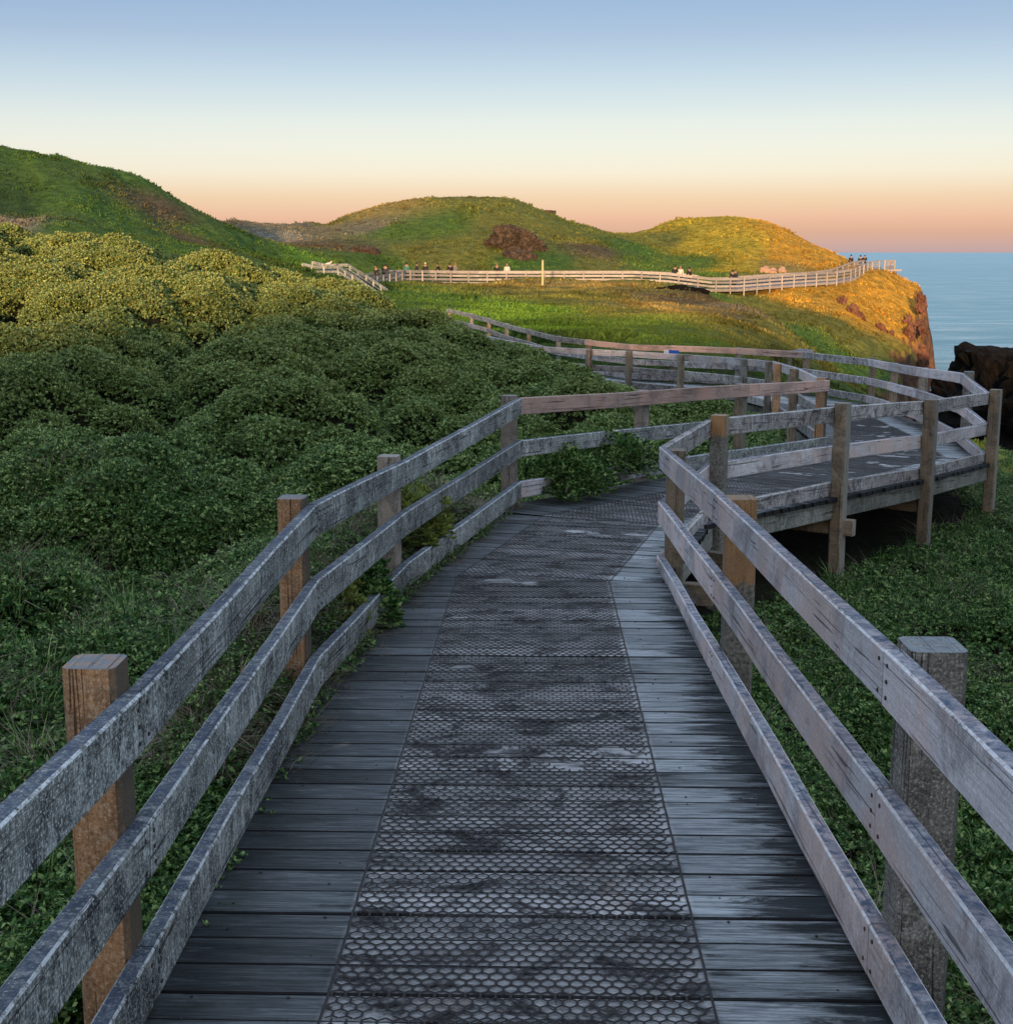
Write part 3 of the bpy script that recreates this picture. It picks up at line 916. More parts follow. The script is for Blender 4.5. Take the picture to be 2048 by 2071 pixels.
def deck(nodes, hw0, name, parent, mat, pw=.142, gap=.006, th=.04, end=None, narrow=0):
    mb = MB()
    for si, (a, d, r, L, b, cuts) in enumerate(frames(nodes)[:end]):
        hw = .925 if si < narrow else hw0
        s = -1.2
        while s < L + 1.2:
            w = pw
            rnd = random.random()
            jl = hw + random.uniform(-.012, .012); jr = hw + random.uniform(-.012, .012)
            if narrow and si == 2: jr = float(np.interp(s, [.5, 2.8], [.80, .88])) + random.uniform(-.01, .01)
            if narrow and si == 3: jr = float(np.interp(s, [.68, 2.97, 5.12, 7.56], [.71, .885, 1.03, 1.07])) + random.uniform(-.01, .01)
            poly = [(s, -jl), (s, jr), (s + w, jr), (s + w, -jl)]
            wp = [(a[0] + d[0] * p + r[0] * q_, a[1] + d[1] * p + r[1] * q_) for p, q_ in poly]
            for c in cuts: wp = clip(wp, *c) if len(wp) > 2 else []
            if len(wp) > 2:
                off = random.uniform(-.0018, .0018)
                top = []; uvs = []
                for (x, y) in wp:
                    p = (x - a[0]) * d[0] + (y - a[1]) * d[1]; q_ = (x - a[0]) * r[0] + (y - a[1]) * r[1]
                    t = p / L
                    top.append((x, y, a[2] + t * (b[2] - a[2]) + off)); uvs.append((q_, p + rnd * 53))
                n = len(top)
                # chamfer: a slightly lower outer ring
                cx_ = sum(p[0] for p in top) / n; cy_ = sum(p[1] for p in top) / n
                ins = []
                for (x, y, z) in top:
                    p = (x - cx_) * d[0] + (y - cy_) * d[1]
                    k = .0032 if p > 0 else -.0032
                    ins.append((x - d[0] * k, y - d[1] * k, z))
                low = [(x, y, z - .005) for x, y, z in top]; bot = [(x, y, z - th) for x, y, z in top]
                vs = ins + low + bot
                # polygon comes out anticlockwise or clockwise: make the top face look up
                ar = sum(top[i][0] * top[(i + 1) % n][1] - top[(i + 1) % n][0] * top[i][1] for i in range(n))
                order = list(range(n)) if ar > 0 else list(range(n - 1, -1, -1))
                fs = [tuple(order)]; fu = [[uvs[i] for i in order]]; fc_ = [0.0]
                for k in range(n):
                    i, j = order[k], order[(k + 1) % n]
                    for lvl in (0, 1):
                        fs.append((i + lvl * n, i + lvl * n + n, j + lvl * n + n, j + lvl * n))
                        fu.append([uvs[i], uvs[i], uvs[j], uvs[j]]); fc_.append(1.0)
                mb.add(vs, fs, fu, rnd, fc_)
            s += pw + gap
    return mb.build(name, mat, parent)


deck(PATH, HW, 'deck_boards', walk, M['deck'], narrow=2)

# hexagonal wire mesh stapled down the middle of the walk: real wires
def hexmesh(nodes, hw, parent, end, pitch=.0365, row=.0315, t=.0034, name='wire_mesh'):
    V = []; Fc = []
    for (a, d, r, L, b, cuts) in frames(nodes)[:end]:
        nr = int((L + 1.6) / row)
        P = []; Q = []
        for j in range(nr):
            s = -.8 + j * row
            n = int(2 * hw / pitch) + 1
            off = (j % 2) * pitch / 2 - pitch * .5
            i = np.arange(n)
            q0 = -hw + off + i * pitch + pitch * .25
            # zigzag wires across, straight twists along the walk
            jit = .0022
            g = np.stack([np.full(n, s) + RNG.randn(n) * jit * .4, q0], 1)
            P.append(g); Q.append(g + [row * .62, 0])
            nx1 = g + [row * .62, 0]
            P.append(nx1); Q.append(np.stack([np.full(n, s + row), q0 + pitch / 2], 1))
            P.append(nx1); Q.append(np.stack([np.full(n, s + row), q0 - pitch / 2], 1))
        # (the sheet has been trodden out of true a little)
        # selvedge wires
        for e in (-hw, hw - .004):
            ss = np.arange(-.8, L + .8, .06)
            P.append(np.stack([ss, np.full(len(ss), e) + RNG.randn(len(ss)) * .0009], 1)); Q.append(np.concatenate([P[-1][1:], P[-1][-1:] + [.01, 0]]))
        P = np.concatenate(P); Q = np.concatenate(Q)
        ok_ = (np.abs(Q[:, 1]) <= hw + .006) & (np.abs(P[:, 1]) <= hw + .006)
        P = P[ok_]; Q = Q[ok_]
        for arr in (P, Q):
            arr += np.stack([fbm(arr[:, 0] * 2.2, arr[:, 1] * 2.2, 7, 3), fbm(arr[:, 0] * 2.2 + 9, arr[:, 1] * 2.2, 8, 3)], 1) * .016 * smooth(hw, hw - .12, np.abs(arr[:, 1]))[:, None]
        hole = fbm((P[:, 0] + a[0]) * 3.1, P[:, 1] * 3.1, 19, 3) > .47
        P = P[~hole]; Q = Q[~hole]
        ex = np.array(d); rx = np.array(r); o = np.array(a[:2])
        PW = o + P[:, :1] * ex + P[:, 1:] * rx; QW = o + Q[:, :1] * ex + Q[:, 1:] * rx
        md = (PW + QW) / 2
        k = np.ones(len(md), bool)
        for c in cuts: k &= (md[:, 0] * c[0] + md[:, 1] * c[1] <= c[2] + .004)
        P, Q, PW, QW = P[k], Q[k], PW[k], QW[k]
        lift = .0035 + .002 * vnoise(PW[:, 0] * 3, PW[:, 1] * 3, 4)
        zp = a[2] + P[:, 0] / L * (b[2] - a[2]) + lift; zq = a[2] + Q[:, 0] / L * (b[2] - a[2]) + lift
        dd = QW - PW; dl = np.linalg.norm(dd, axis=1, keepdims=True); dd = dd / dl
        nn = np.stack([-dd[:, 1], dd[:, 0]], 1) * t
        tw = np.ones(len(P))
        def ring(c, z, off_, dz): return np.concatenate([c + nn * off_ * tw[:, None], (z + dz)[:, None]], 1)
        vv = np.stack([ring(PW, zp, -1, 0), ring(PW, zp, 0, .0022), ring(PW, zp, 1, 0), ring(QW, zq, -1, 0), ring(QW, zq, 0, .0022), ring(QW, zq, 1, 0)], 1)
        base = len(V) and sum(len(x) for x in V) or 0
        m_ = len(vv)
        V.append(vv.reshape(-1, 3))
        ii = base + np.arange(m_)[:, None] * 6
        Fc.append(np.concatenate([ii + [0, 3, 4, 1], ii + [1, 4, 5, 2]]))
    return np_mesh(name, np.concatenate(V), np.concatenate(Fc), M['mesh'], parent, smooth_=False)


hexmesh(PATH, .474, walk, 6)

nb = MB()
for (a, d, r, L, b, cuts) in frames(PATH)[:3]:
    s_ = -.0
    while s_ < L:
        for q_ in (-.80, -.56, .56, .80):
            if random.random() < .8:
                e_ = random.choice((.03, .108)); q2 = q_ + random.uniform(-.012, .012); p2 = s_ + e_
                x_ = a[0] + d[0] * p2 + r[0] * q2; y_ = a[1] + d[1] * p2 + r[1] * q2; z_ = a[2] + (b[2] - a[2]) * p2 / L
                nb.tube([(x_, y_, z_ - .004), (x_, y_, z_ + .0022)], .0042, 6)
        s_ += .148
no = nb.build('nail_heads', M['bolt'], walk); tag(no, kind='stuff')

# edge beams, cross bearers
for side in (-1, 1):
    mb = MB()
    fr_ = frames(PATH)
    pts = []
    for i, p in enumerate(PATH):
        if i == 0: n = (fr_[0][2]); k = 1
        elif i == len(PATH) - 1: n = fr_[-1][2]; k = 1
        else:
            r0 = fr_[i - 1][2]; r1 = fr_[i][2]; n = (r0[0] + r1[0], r0[1] + r1[1]); L = math.hypot(*n); n = (n[0] / L, n[1] / L); k = 1 / (n[0] * r0[0] + n[1] * r0[1])
        o_ = side * ((HW if i > 1 else .93) - .05) * k
        pts.append((p[0] + n[0] * o_, p[1] + n[1] * o_, p[2] - .04 - .085))
    if side == 1:
        rt_ = [(.985, -2.0), (.985, 3.1), (1.02, 6.0), (1.06, 8.62), (1.635, 10.67), (3.045, 12.46), (4.375, 14.16), (5.77, 16.15)]
        pts = [(x_, y_, deck_z(x_, y_) - .125) for x_, y_ in rt_] + pts[5:]
    for a, b in zip(pts[:-1], pts[1:]):
        mb.board(a, b, .05, .165, warp=.003)
    mb.build('edge_beam', M['beam'], walk)
for i in range(2, 9):
    (a, d, r, L, b, _) = frames(PATH)[i]
    n = max(1, int(L / 2.4))
    for k in range(n):
        t = (k + .5) / n if i != 3 else [.06, .395, .68, .985][k] if k < 4 else .5
        c = (a[0] + (b[0] - a[0]) * t, a[1] + (b[1] - a[1]) * t); z = a[2] + (b[2] - a[2]) * t - .04 - .17 - .075
        mb = MB(); mb.board((c[0] - r[0] * 1.0, c[1] - r[1] * 1.0, z), (c[0] + r[0] * 1.0, c[1] + r[1] * 1.0, z), .09, .15)
        mb.build('cross_bearer', M['post_brown'], walk)
reparent(walk)


# ------------------------------------------------------------------ fences
def offset_pt(p, q, nxt, off):
    """unit normal (right hand) at q"""
    d = Vector((nxt[0] - p[0], nxt[1] - p[1], 0)).normalized()
    return Vector((d.y, -d.x, 0))


def add_bolts(mb, c, n, d, zs):
    for z in zs:
        for e in (-.03, .03):
            p = Vector((c[0], c[1], z)) + d * e
            mb.tube([p - n * .001, p + n * .004], .006, 6)


def post(mb, x, y, zt, zb, s=.135, rot=0, lean=0, rnd=None):
    rnd = random.random() if rnd is None else rnd
    c, sn = math.cos(rot), math.sin(rot)
    lx, ly = random.uniform(-lean, lean), random.uniform(-lean, lean)
    mb.board((x, y, zb), (x + lx, y + ly, zt), s, s * random.uniform(.95, 1.05), rnd, up=(c, sn, 0), warp=.002, ch=.013, seg=6)


def fence(name, joints, side, posts_, rail_mats, label, cat='fence', w=.047, h=.14, inset=0, skip_kick=(), mid=True, kick=True, post_side=None, bolts=True, wire=None, ends=True, ps=.118, group=None, pmat_default='post_grey'):
    """joints: (x, y, ztop, zmid, zkick) are the upper inner edges of the rails; side=+1 means the walk lies to the right of the joint order;
    posts_: (joint index or (x,y,ztop), material, ground z or None, extra height)"""
    root = empty(name, (joints[0][0], joints[0][1], joints[0][4] - .2))
    tag(root, label, cat, group)
    N = len(joints)
    nrm = []
    for i in range(N):
        a = joints[max(0, i - 1)]; b = joints[min(N - 1, i + 1)]
        nrm.append(offset_pt(a, joints[i], b, 0) * -side)      # away from the walk
    for lvl in range(3):
        if lvl == 1 and not mid: continue
        if lvl == 2 and not kick: continue
        for i in range(N - 1):
            if lvl == 2 and i in skip_kick: continue
            a = joints[i]; b = joints[i + 1]
            d = Vector((b[0] - a[0], b[1] - a[1], 0)).normalized()
            n = Vector((d.y, -d.x, 0)) * -side
            pa = Vector((a[0], a[1], a[2 + lvl] - h / 2)) + n * (w / 2); pb = Vector((b[0], b[1], b[2 + lvl] - h / 2)) + n * (w / 2)
            dd = (pb - pa).normalized()
            pb = pb - dd * .003
            mb = MB(); mb.board(pa, pb, w + lvl * .0006, h + random.uniform(-.004, .004), warp=.004)
            mt = rail_mats[lvl][i] if isinstance(rail_mats[lvl], (list, tuple)) else rail_mats[lvl]
            o = mb.build(('top_rail', 'middle_rail', 'kick_board')[lvl], M[mt], root)
            if bolts and a[1] < 9:
                for pt, s in ((pa, 1), (pb, -1)):
                    q = pt + dd * (.035 * s) - n * (w / 2 + .001)
                    for dz in (-.04, 0.0, .04):
                        if dz == 0.0 and random.random() < .5: continue
                        bb = MB(); bb.tube([q + Vector((0, 0, dz)) + n * .004, q + Vector((0, 0, dz)) - n * .0022], .0056, 6)
                        bb.build('bolt', M['bolt'], o)

    for pp in posts_:
        ref, mt, zb, ex = pp[:4]
        size = pp[4] if len(pp) > 4 else ps
        if isinstance(ref, (int, float)):
            i = int(ref); f = ref - i
            a = joints[i]; b = joints[min(i + 1, N - 1)]
            x = a[0] + f * (b[0] - a[0]); y = a[1] + f * (b[1] - a[1]); zt = a[2] + f * (b[2] - a[2])
            n = nrm[i] if f == 0 else offset_pt(a, a, b, 0) * -side
            x += n.x * (w + size / 2 + .002); y += n.y * (w + size / 2 + .002)
            d = Vector((-n.y, n.x))
            rot = math.atan2(n.y, n.x)
        else:
            x, y, zt = ref; rot = math.atan2(nrm[0].y, nrm[0].x)
        if zb is None: zb = hz(x, y) - .4
        mb = MB(); post(mb, x, y, zt + ex, zb, size, rot, .006)
        mb.build('post', M[mt], root)
    if wire:
        for lv in wire:
            for i in range(N - 1):
                a = joints[i]; b = joints[i + 1]
                d = Vector((b[0] - a[0], b[1] - a[1], 0)).normalized(); n = Vector((d.y, -d.x, 0)) * -side
                n1 = n * (w + ps + .02)
                pts = []
                for k in range(7):
                    t = k / 6
                    pts.append((a[0] + t * (b[0] - a[0]) + n1.x, a[1] + t * (b[1] - a[1]) + n1.y, a[2] + t * (b[2] - a[2]) - lv - .03 * math.sin(math.pi * t)))
                mb = MB(); mb.tube(pts, .0022, 5); mb.build('wire', M['wire'], root)
    reparent(root)
    return root


def dj(x, y, k=.175, top=.9, mid=.535):
    z = deck_z(x, y)
    return (x, y, z + top, z + mid, z + k)


LJ = [(-.90, -1.4, -.84, -1.16, -1.50), (-.872, 1.0, -.885, -1.21, -1.56), (-.84, 3.0, -1.0, -1.32, -1.632), (-.80, 5.65, -1.048, -1.375, -1.712), (-.575, 7.75, -1.185, -1.48, -1.79), (.125, 11.15, -1.178, -1.53, -1.875)]
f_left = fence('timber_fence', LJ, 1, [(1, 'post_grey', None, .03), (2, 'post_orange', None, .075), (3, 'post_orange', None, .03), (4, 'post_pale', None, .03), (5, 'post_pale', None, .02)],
               ['rail_dark'] * 3, 'dark lichened three-rail timber fence along the left edge of the near walk', wire=[.20])
BJ = [(.125, 11.15, -1.178, -1.53, -1.875), dj(1.42, 13.3), dj(2.71, 15.15), dj(4.10, 17.25)]
BJ[1] = (1.42, 13.3, -1.335, -1.69, -2.04)
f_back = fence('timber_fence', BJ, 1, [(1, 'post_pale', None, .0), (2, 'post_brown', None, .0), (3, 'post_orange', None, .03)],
               ['rail_pink', 'rail_dark', 'rail_dark'], 'pinkish straight timber fence on the far side of the walk past the overhanging bush', skip_kick=(0,), bolts=False)
# the kick board of that bay is broken: two stubs with the bush between
for (u0, u1, mt) in ((0.0, .19, 'rail_pale'), (.50, 1.0, 'rail_lichen')):
    a, b = Vector(BJ[0][:2] + (BJ[0][4],)), Vector(BJ[1][:2] + (BJ[1][4],))
    mb = MB(); off = Vector((-.835, .55, 0)) * .024 + Vector((0, 0, -.07))
    mb.board(a.lerp(b, u0) + off, a.lerp(b, u1) + off, .047, .14, warp=.003)
    o = mb.build('kick_board', M[mt], f_back); o.matrix_parent_inverse = Matrix.Translation(f_back.location).inverted()

RJ = [(.86, -1.4, -.80, -1.14, -1.50), (.885, .9, -.86, -1.20, -1.54), (.905, 3.14, -.937, -1.29, -1.648), (.945, 6.05, -1.075, -1.44, -1.795), (.98, 8.66, -1.228, -1.585, -1.945)]
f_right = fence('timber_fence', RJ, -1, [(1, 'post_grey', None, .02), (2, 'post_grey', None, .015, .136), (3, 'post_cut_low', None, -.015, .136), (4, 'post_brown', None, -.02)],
                ['rail_pale'] * 3, 'pale lilac-grey timber fence along the right edge of the near walk', wire=[.17])
PJ = [(.98, 8.66, -1.228, -1.585, -1.945), (1.58, 10.7, -1.30, -1.655, -2.0), (3.0, 12.5, -1.40, -1.76, -2.10), (4.33, 14.2, -1.53, -1.89, -2.24), (5.72, 16.2, -1.645, -2.01, -2.37)]
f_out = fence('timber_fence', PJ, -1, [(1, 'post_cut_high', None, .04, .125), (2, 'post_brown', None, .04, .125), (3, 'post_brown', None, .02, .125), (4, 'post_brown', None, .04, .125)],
              ['rail_lichen', 'rail_pale', 'rail_lichen'], 'black and white lichened fence on the outside of the raised walk with tall brown posts', bolts=False)
QJ = [(5.72, 16.2, -1.645, -2.01, -2.37), (6.0, 18.0, -1.57, -1.97, -2.35), (6.38, 21.2, -1.76, -2.10, -2.43), (6.72, 24.0, -1.91, -2.25, -2.59), (7.07, 26.7, -2.055, -2.42, -2.77)]
f_turn = fence('timber_fence', QJ, -1, [(1, 'post_grey', None, .02), (2, 'post_pale', None, -.01), (3, 'post_brown', None, -.01), (4, 'post_brown', None, .02)],
               ['rail_pale', 'rail_pale', 'rail_pale'], 'pale fence round the outside of the landing, in front of the dark rock stack', bolts=False)
OJ = [(7.07, 26.7, -2.055, -2.42, -2.77), (6.35, 29.3, -2.10, -2.46, -2.80), (5.25, 31.3, -2.16, -2.52, -2.87), (3.9, 32.4, -2.18, -2.54, -2.88), (3.0, 33.1, -2.2, -2.55, -2.9), (2.0, 35.0, -2.2, -2.56, -2.9),
      (1.3, 36.8, -2.22, -2.58, -2.92), (.55, 40, -2.2, -2.55, -2.9), (-.1, 43, -2.19, -2.55, -2.9), (-.7, 46, -2.17, -2.5, -2.88), (-1.35, 49, -2.15, -2.5, -2.85), (-2.3, 52.5, -2.12, -2.5, -2.8)]
f_far_out = fence('timber_fence', OJ, -1, [(i, ['post_grey', 'post_brown'][i % 2], None, .0) for i in range(1, len(OJ))],
                  [['rail_lichen', 'rail_pink', 'rail_pink', 'rail_pink', 'rail_pink'] + ['rail_dark'] * 6, 'rail_lichen', 'rail_lichen'], 'long grey fence along the foot of the green mound, beyond the lower walk', bolts=False)
IJ = [(4.10, 17.25, -1.615, -1.98, -2.33), (4.22, 19.5, -1.64, -2.0, -2.36), (4.48, 22.0, -1.77, -2.13, -2.48), (4.80, 24.4, -1.92, -2.28, -2.63), (4.80, 27.0, -2.08, -2.44, -2.79), (3.86, 29.5, -2.17, -2.53, -2.87),
      (2.85, 30.9, -2.2, -2.56, -2.9), (2.0, 31.8, -2.22, -2.58, -2.9), (.9, 33, -2.24, -2.58, -2.92), (0, 35.5, -2.24, -2.58, -2.92), (-.7, 38, -2.24, -2.58, -2.92), (-1.3, 41, -2.23, -2.57, -2.9)]
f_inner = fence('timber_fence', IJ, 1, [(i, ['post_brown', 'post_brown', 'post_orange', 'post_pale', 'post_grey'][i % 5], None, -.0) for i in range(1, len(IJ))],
                ['rail_pale', 'rail_lichen', 'rail_lichen'], 'lichened fence on the inside of the lower walk, behind the orange corner post', bolts=False)

# ------------------------------------------------------------------ far walk
FJp = [(737, 564, 113), (779, 555, 119), (821, 546.5, 125), (868, 547, 128), (915, 548, 130), (968, 548.5, 131), (1100, 548.5, 132), (1283, 548.5, 131), (1350, 551.5, 129.5), (1400, 557.5, 128.5), (1439, 562, 128), (1493, 562, 130),
       (1560, 557, 133), (1630, 552.5, 136.5), (1689, 549, 140), (1722, 544, 143.5), (1760, 529, 151), (1783, 526, 153.5)]
FW = [W(*p) for p in FJp]
fwalk = empty('boardwalk', FW[0]); tag(fwalk, kind='structure')
HFar = 1.02
cl = []
for i, p in enumerate(FW):
    a = FW[max(0, i - 1)]; b = FW[min(len(FW) - 1, i + 1)]
    d = Vector((b[0] - a[0], b[1] - a[1], 0)).normalized(); n = Vector((-d.y, d.x, 0))
    cl.append((p[0] + n.x * 1.0, p[1] + n.y * 1.0, p[2] - HFar))
deck(cl, 1.05, 'deck_boards', fwalk, M['far_rail'], pw=.19, gap=.01)
mb = MB()
for a, b in zip(FW[:-1], FW[1:]):
    mb.board((a[0], a[1], a[2] - HFar - .14), (b[0], b[1], b[2] - HFar - .14), .06, .2)
mb.build('edge_beam', M['far_rail'], fwalk)
reparent(fwalk)


def resample(pts, step):
    out = [Vector(pts[0])]; rem = 0
    for a, b in zip(pts[:-1], pts[1:]):
        a = Vector(a); b = Vector(b); L = (b - a).length; s = step - rem
        while s < L:
            out.append(a.lerp(b, s / L)); s += step
        rem = (rem + L) % step
    return out


def far_fence(pts, off, mat, pmat, label, step=1.85, deck_drop=HFar, h=.15, pbelow=True, group=None, ps=.13, size=.05):
    pts = [Vector(p) for p in pts]
    sh = []
    for i, p in enumerate(pts):
        a = pts[max(0, i - 1)]; b = pts[min(len(pts) - 1, i + 1)]
        d = Vector((b[0] - a[0], b[1] - a[1], 0)).normalized(); n = Vector((-d.y, d.x, 0))
        sh.append(p + n * off)
    root = empty('timber_fence', sh[0]); tag(root, label, 'fence', group)
    for lvl, dz in enumerate((0, .33, .68)):
        mb = MB()
        for a, b in zip(sh[:-1], sh[1:]):
            o_ = Vector((0, 0, -dz - h / 2))
            mb.board(a + o_, b + o_, size, h + (.06 if lvl == 0 else 0), warp=.0)
        mb.build(('top_rail', 'middle_rail', 'kick_board')[lvl], M[mat], root)
    ps_ = resample(sh, step)
    hs = height(np.array([p.x for p in ps_]), np.array([p.y for p in ps_]))[0]
    for p, z in zip(ps_, hs):
        mb = MB(); s_ = -1 if off < .5 else 1
        n = Vector((0, s_ * .09, 0))
        zb = min(z - .2, p.z - deck_drop - .1)
        mb.board(p + n + Vector((0, 0, zb - p.z)), p + n + Vector((0, 0, -.02)), ps, ps, up=(1, 0, 0), seg=2)
        mb.build('post', M[pmat], root)
    reparent(root)
    return root


far_fence(FW, 0, 'far_rail', 'far_rail', 'long pale fence on the near edge of the distant walk below the hills', ps=.12, h=.19)
far_fence(FW, 2.0, 'far_rail', 'far_rail', 'pale fence on the hill side of the distant walk, behind the walkers', step=2.4)
# lookout platform fence at the headland's tip
E0 = Vector(FW[-1]); E1 = Vector(W(1809, 525.5, 155.5))
lk = [E0 + Vector((.3, 0, 0)), E1, E1 + Vector((.3, 2.6, 0))]
far_fence(lk, 0, 'far_rail', 'far_rail', 'short solid-looking fence round the lookout at the headland tip', step=2.6, h=.27)
pf = MB()
pf.box(((E0.x + E1.x) / 2 + .2, (E0.y + E1.y) / 2 + 1.3, E1.z - HFar - .1), (abs(E1.x - E0.x) + .6, 2.8, .2))
po = pf.build('platform', M['far_rail']); tag(po, kind='structure')
# stairs on the left
SJ = [W(612, 532, 103), W(638, 538, 101), W(684, 537.5, 99), W(722, 561, 95), W(764, 590, 90)]
SW = far_fence(SJ, 0, 'rail_dark', 'rail_dark', 'grey stair railing dropping behind the saltbush hill, nearer of the two', step=1.7)
SW2 = far_fence([Vector(p) + Vector((.5, 1.6, .12)) for p in SJ], 0, 'rail_dark', 'rail_dark', 'grey stair railing dropping behind the saltbush hill, farther of the two', step=1.9)
mb = MB()
for a, b in zip(SJ[:-1], SJ[1:]):
    a = Vector(a) + Vector((.3, .8, -1.0)); b = Vector(b) + Vector((.3, .8, -1.0))
    n = max(2, int((b - a).length / .3))
    for k in range(n):
        p = a.lerp(b, (k + .5) / n); dd = (b - a); ry = math.atan2(dd.y, dd.x)
        mb.box(p, (.29, 1.5, .05), ry, random.random())
st = mb.build('stairs', M['far_rail']); tag(st, kind='structure')

# white-yellow marker pole
pm = W(1097, 573, 120)
pz = hz(pm[0], pm[1])
mb = MB(); mb.tube([(pm[0], pm[1], pz - .2), (pm[0], pm[1], pz + 2.25)], [.10, .09], 10)
mp_ = mb.build('marker_pole', simple('cream_paint', (.42, .37, .20), .6, var=(.34, .30, .18), scale=3)); tag(mp_, 'cream painted marker pole standing alone in the grass before the far walk', 'pole')
cb = MB(); cb.tube([(pm[0], pm[1], pz + 2.25), (pm[0], pm[1], pz + 2.33)], [.105, .06], 10); cb.build('cap', M['post_grey'], mp_)

# small blue and white notice on the far rail, left of the orange-brown post
a = Vector(W(1342, 712.5, 31.3)); b = Vector(W(1372, 714.0, 31.0))
sgn = empty('notice_plate', a); tag(sgn, 'small blue and white notice fixed to the rail left of a reddish post', 'sign')
def plate(p0, p1, hgt, mat, nm, dy):
    m_ = MB(); m_.board(Vector(p0) + Vector((0, dy, 0)), Vector(p1) + Vector((0, dy, 0)), .012, hgt, up=(0, 0, 1), seg=1, ch=.001); return m_.build(nm, mat, sgn)
plate(a, a.lerp(b, .33), .13, simple('white_enamel', (.6, .6, .62), .4), 'white_panel', -.03)
plate(a.lerp(b, .34), b, .13, simple('blue_enamel', (.03, .10, .42), .4), 'blue_panel', -.03)
plate(a.lerp(b, .5) + Vector((0, 0, -.13)), b + Vector((0, 0, -.13)), .07, simple('red_enamel', (.25, .05, .05), .5), 'red_panel', -.03)
reparent(sgn)

# slanted board of a low bench-like rail end beyond the lower walk
a = Vector(W(1592, 716, 34.5)); b = Vector(W(1632, 708, 34.8))
ls = empty('slanted_panel', a); tag(ls, 'pale slanted board on two short legs just beyond the lower walk fence', 'information board')
m_ = MB(); m_.board(a, b, .5, .05, up=(0, 0, 1), seg=1); m_.build('panel', M['rail_pale'], ls)
for p in (a.lerp(b, .12), a.lerp(b, .92)):
    m_ = MB(); m_.board((p.x, p.y, hz(p.x, p.y) - .2), (p.x, p.y, p.z - .03), .08, .08, up=(1, 0, 0), seg=1); m_.build('leg', M['post_pale'], ls)
reparent(ls)

# ------------------------------------------------------------------ rocks
def rock(name, c, size, seed, mat, label, sub=5, rough_=.35, flat=None, cat='rock'):
    bm = bmesh.new(); bmesh.ops.create_icosphere(bm, subdivisions=sub, radius=1)
    P = np.array([v.co[:] for v in bm.verts])
    def n3(p, f, s): return (fbm(p[:, 0] * f + p[:, 2] * 1.3 * f, p[:, 1] * f + p[:, 2] * .7 * f, s, 4))
    d = 1 + rough_ * n3(P + 5, 1.3, seed) + rough_ * .45 * n3(P + 9, 4.1, seed + 3) + rough_ * .3 * n3(P + 2, 11, seed + 6) + rough_ * .2 * np.abs(n3(P + 7, 6, seed + 4))
    P = P * d[:, None]
    P = np.sign(P) * np.abs(P) ** .8
    if flat: P[:, 2] = np.minimum(P[:, 2], flat + .12 * n3(P, 2.5, seed + 8) + .05 * n3(P, 8, seed + 1))
    for v, p in zip(bm.verts, P): v.co = (c[0] + p[0] * size[0], c[1] + p[1] * size[1], c[2] + p[2] * size[2])
    me_ = bpy.data.meshes.new(name); bm.to_mesh(me_); bm.free(); me_.materials.append(mat)
    o = bpy.data.objects.new(name, me_); scene.collection.objects.link(o)
    if label: tag(o, label, cat)
    return o


rock('rock_stack', (31.9, 80, -12.9), (7.2, 9, 8.4), 3, M['rock_dark'], 'dark rock stack in the sea behind the corner of the fence', 6, .42, .84)
p = W(1030, 505, 148.5); rock('rock_outcrop', p, (2.7, 1.8, 1.8), 12, M['rock_brown'], 'large brown rock outcrop halfway down the central hill', 5, .95)
p = W(1052, 530, 144); rock('rock_outcrop', (p[0], p[1], p[2]), (1.9, 1.4, 1.2), 15, M['rock_brown'], 'darker low rock under the large brown outcrop, near the far walk', 4, .5)
p = W(1100, 436, 184); rock('rock_outcrop', p, (1.6, 1.6, 1.15), 18, M['rock_brown'], 'square brown rock on the right shoulder of the central hill against the sky', 4, .35, .6)
p = W(735, 512, 142); rock('rock_outcrop', p, (1.5, 1.0, .7), 22, M['rock_brown'], 'small dark rocks left of the central hill above the stair railing', 4, .5)
p = W(1358, 600, 112); rock('cave_shade_lump', p, (1.5, 1.2, .85), 25, M['rock_dark'], 'left of the two black lumps standing for cave-hole shade in the bank under the far walk', 4, .5)  # black lump put where a cave hole's shade shows
p = W(1402, 600, 111); rock('cave_shade_lump', p, (1.25, 1.1, .8), 28, M['rock_dark'], 'right of the two black lumps standing for cave-hole shade in the bank under the far walk', 4, .5)
for k, (px, py, D, s) in enumerate([(1546, 549, 149, .55), (1562, 551, 149, .45), (1580, 550, 149, .5)]):
    p = W(px, py, D)
    rock('boulder', p, (s, s, s), 60 + k, simple('pinkish_boulder', (.22, .13, .09), .9, var=(.36, .24, .17), scale=3), ['leftmost pinkish boulder just above the far walk', 'middle pinkish boulder just above the far walk', 'rightmost pinkish boulder just above the far walk'][k], 3, .5)

for k in range(22):
    if k % 3 == 1 and k > 6: continue
    t = k / 21; rg_ = random.Random(k)
    px = 1868 - 190 * (t ** 1.2) + rg_.uniform(-14, 14); py = 618 + 60 * math.sin(t * 2.2) - 30 * t + rg_.uniform(-12, 22)
    if k % 3 == 0: px, py = 1866 + rg_.uniform(-8, 6), 590 + k * 6.5
    D = 150 - (py - 560) * .19
    p = W(px, py, D); z_ = hz(p[0], p[1]); s_ = rg_.uniform(.5, 1.05)
    if z_ < -13: z_ = p[2]
    s_ *= .6 if k > 5 else .8
    o = rock('cliff_rock', (p[0], p[1], z_ - s_ * .35), (s_ * .8, s_ * .8, s_ * 1.3), 100 + k, M['rock_red'], None, 4, 1.0)
    tag(o, 'jagged reddish rock on the seaward face of the headland', 'rock', 'reddish rocks on the headland cliff')

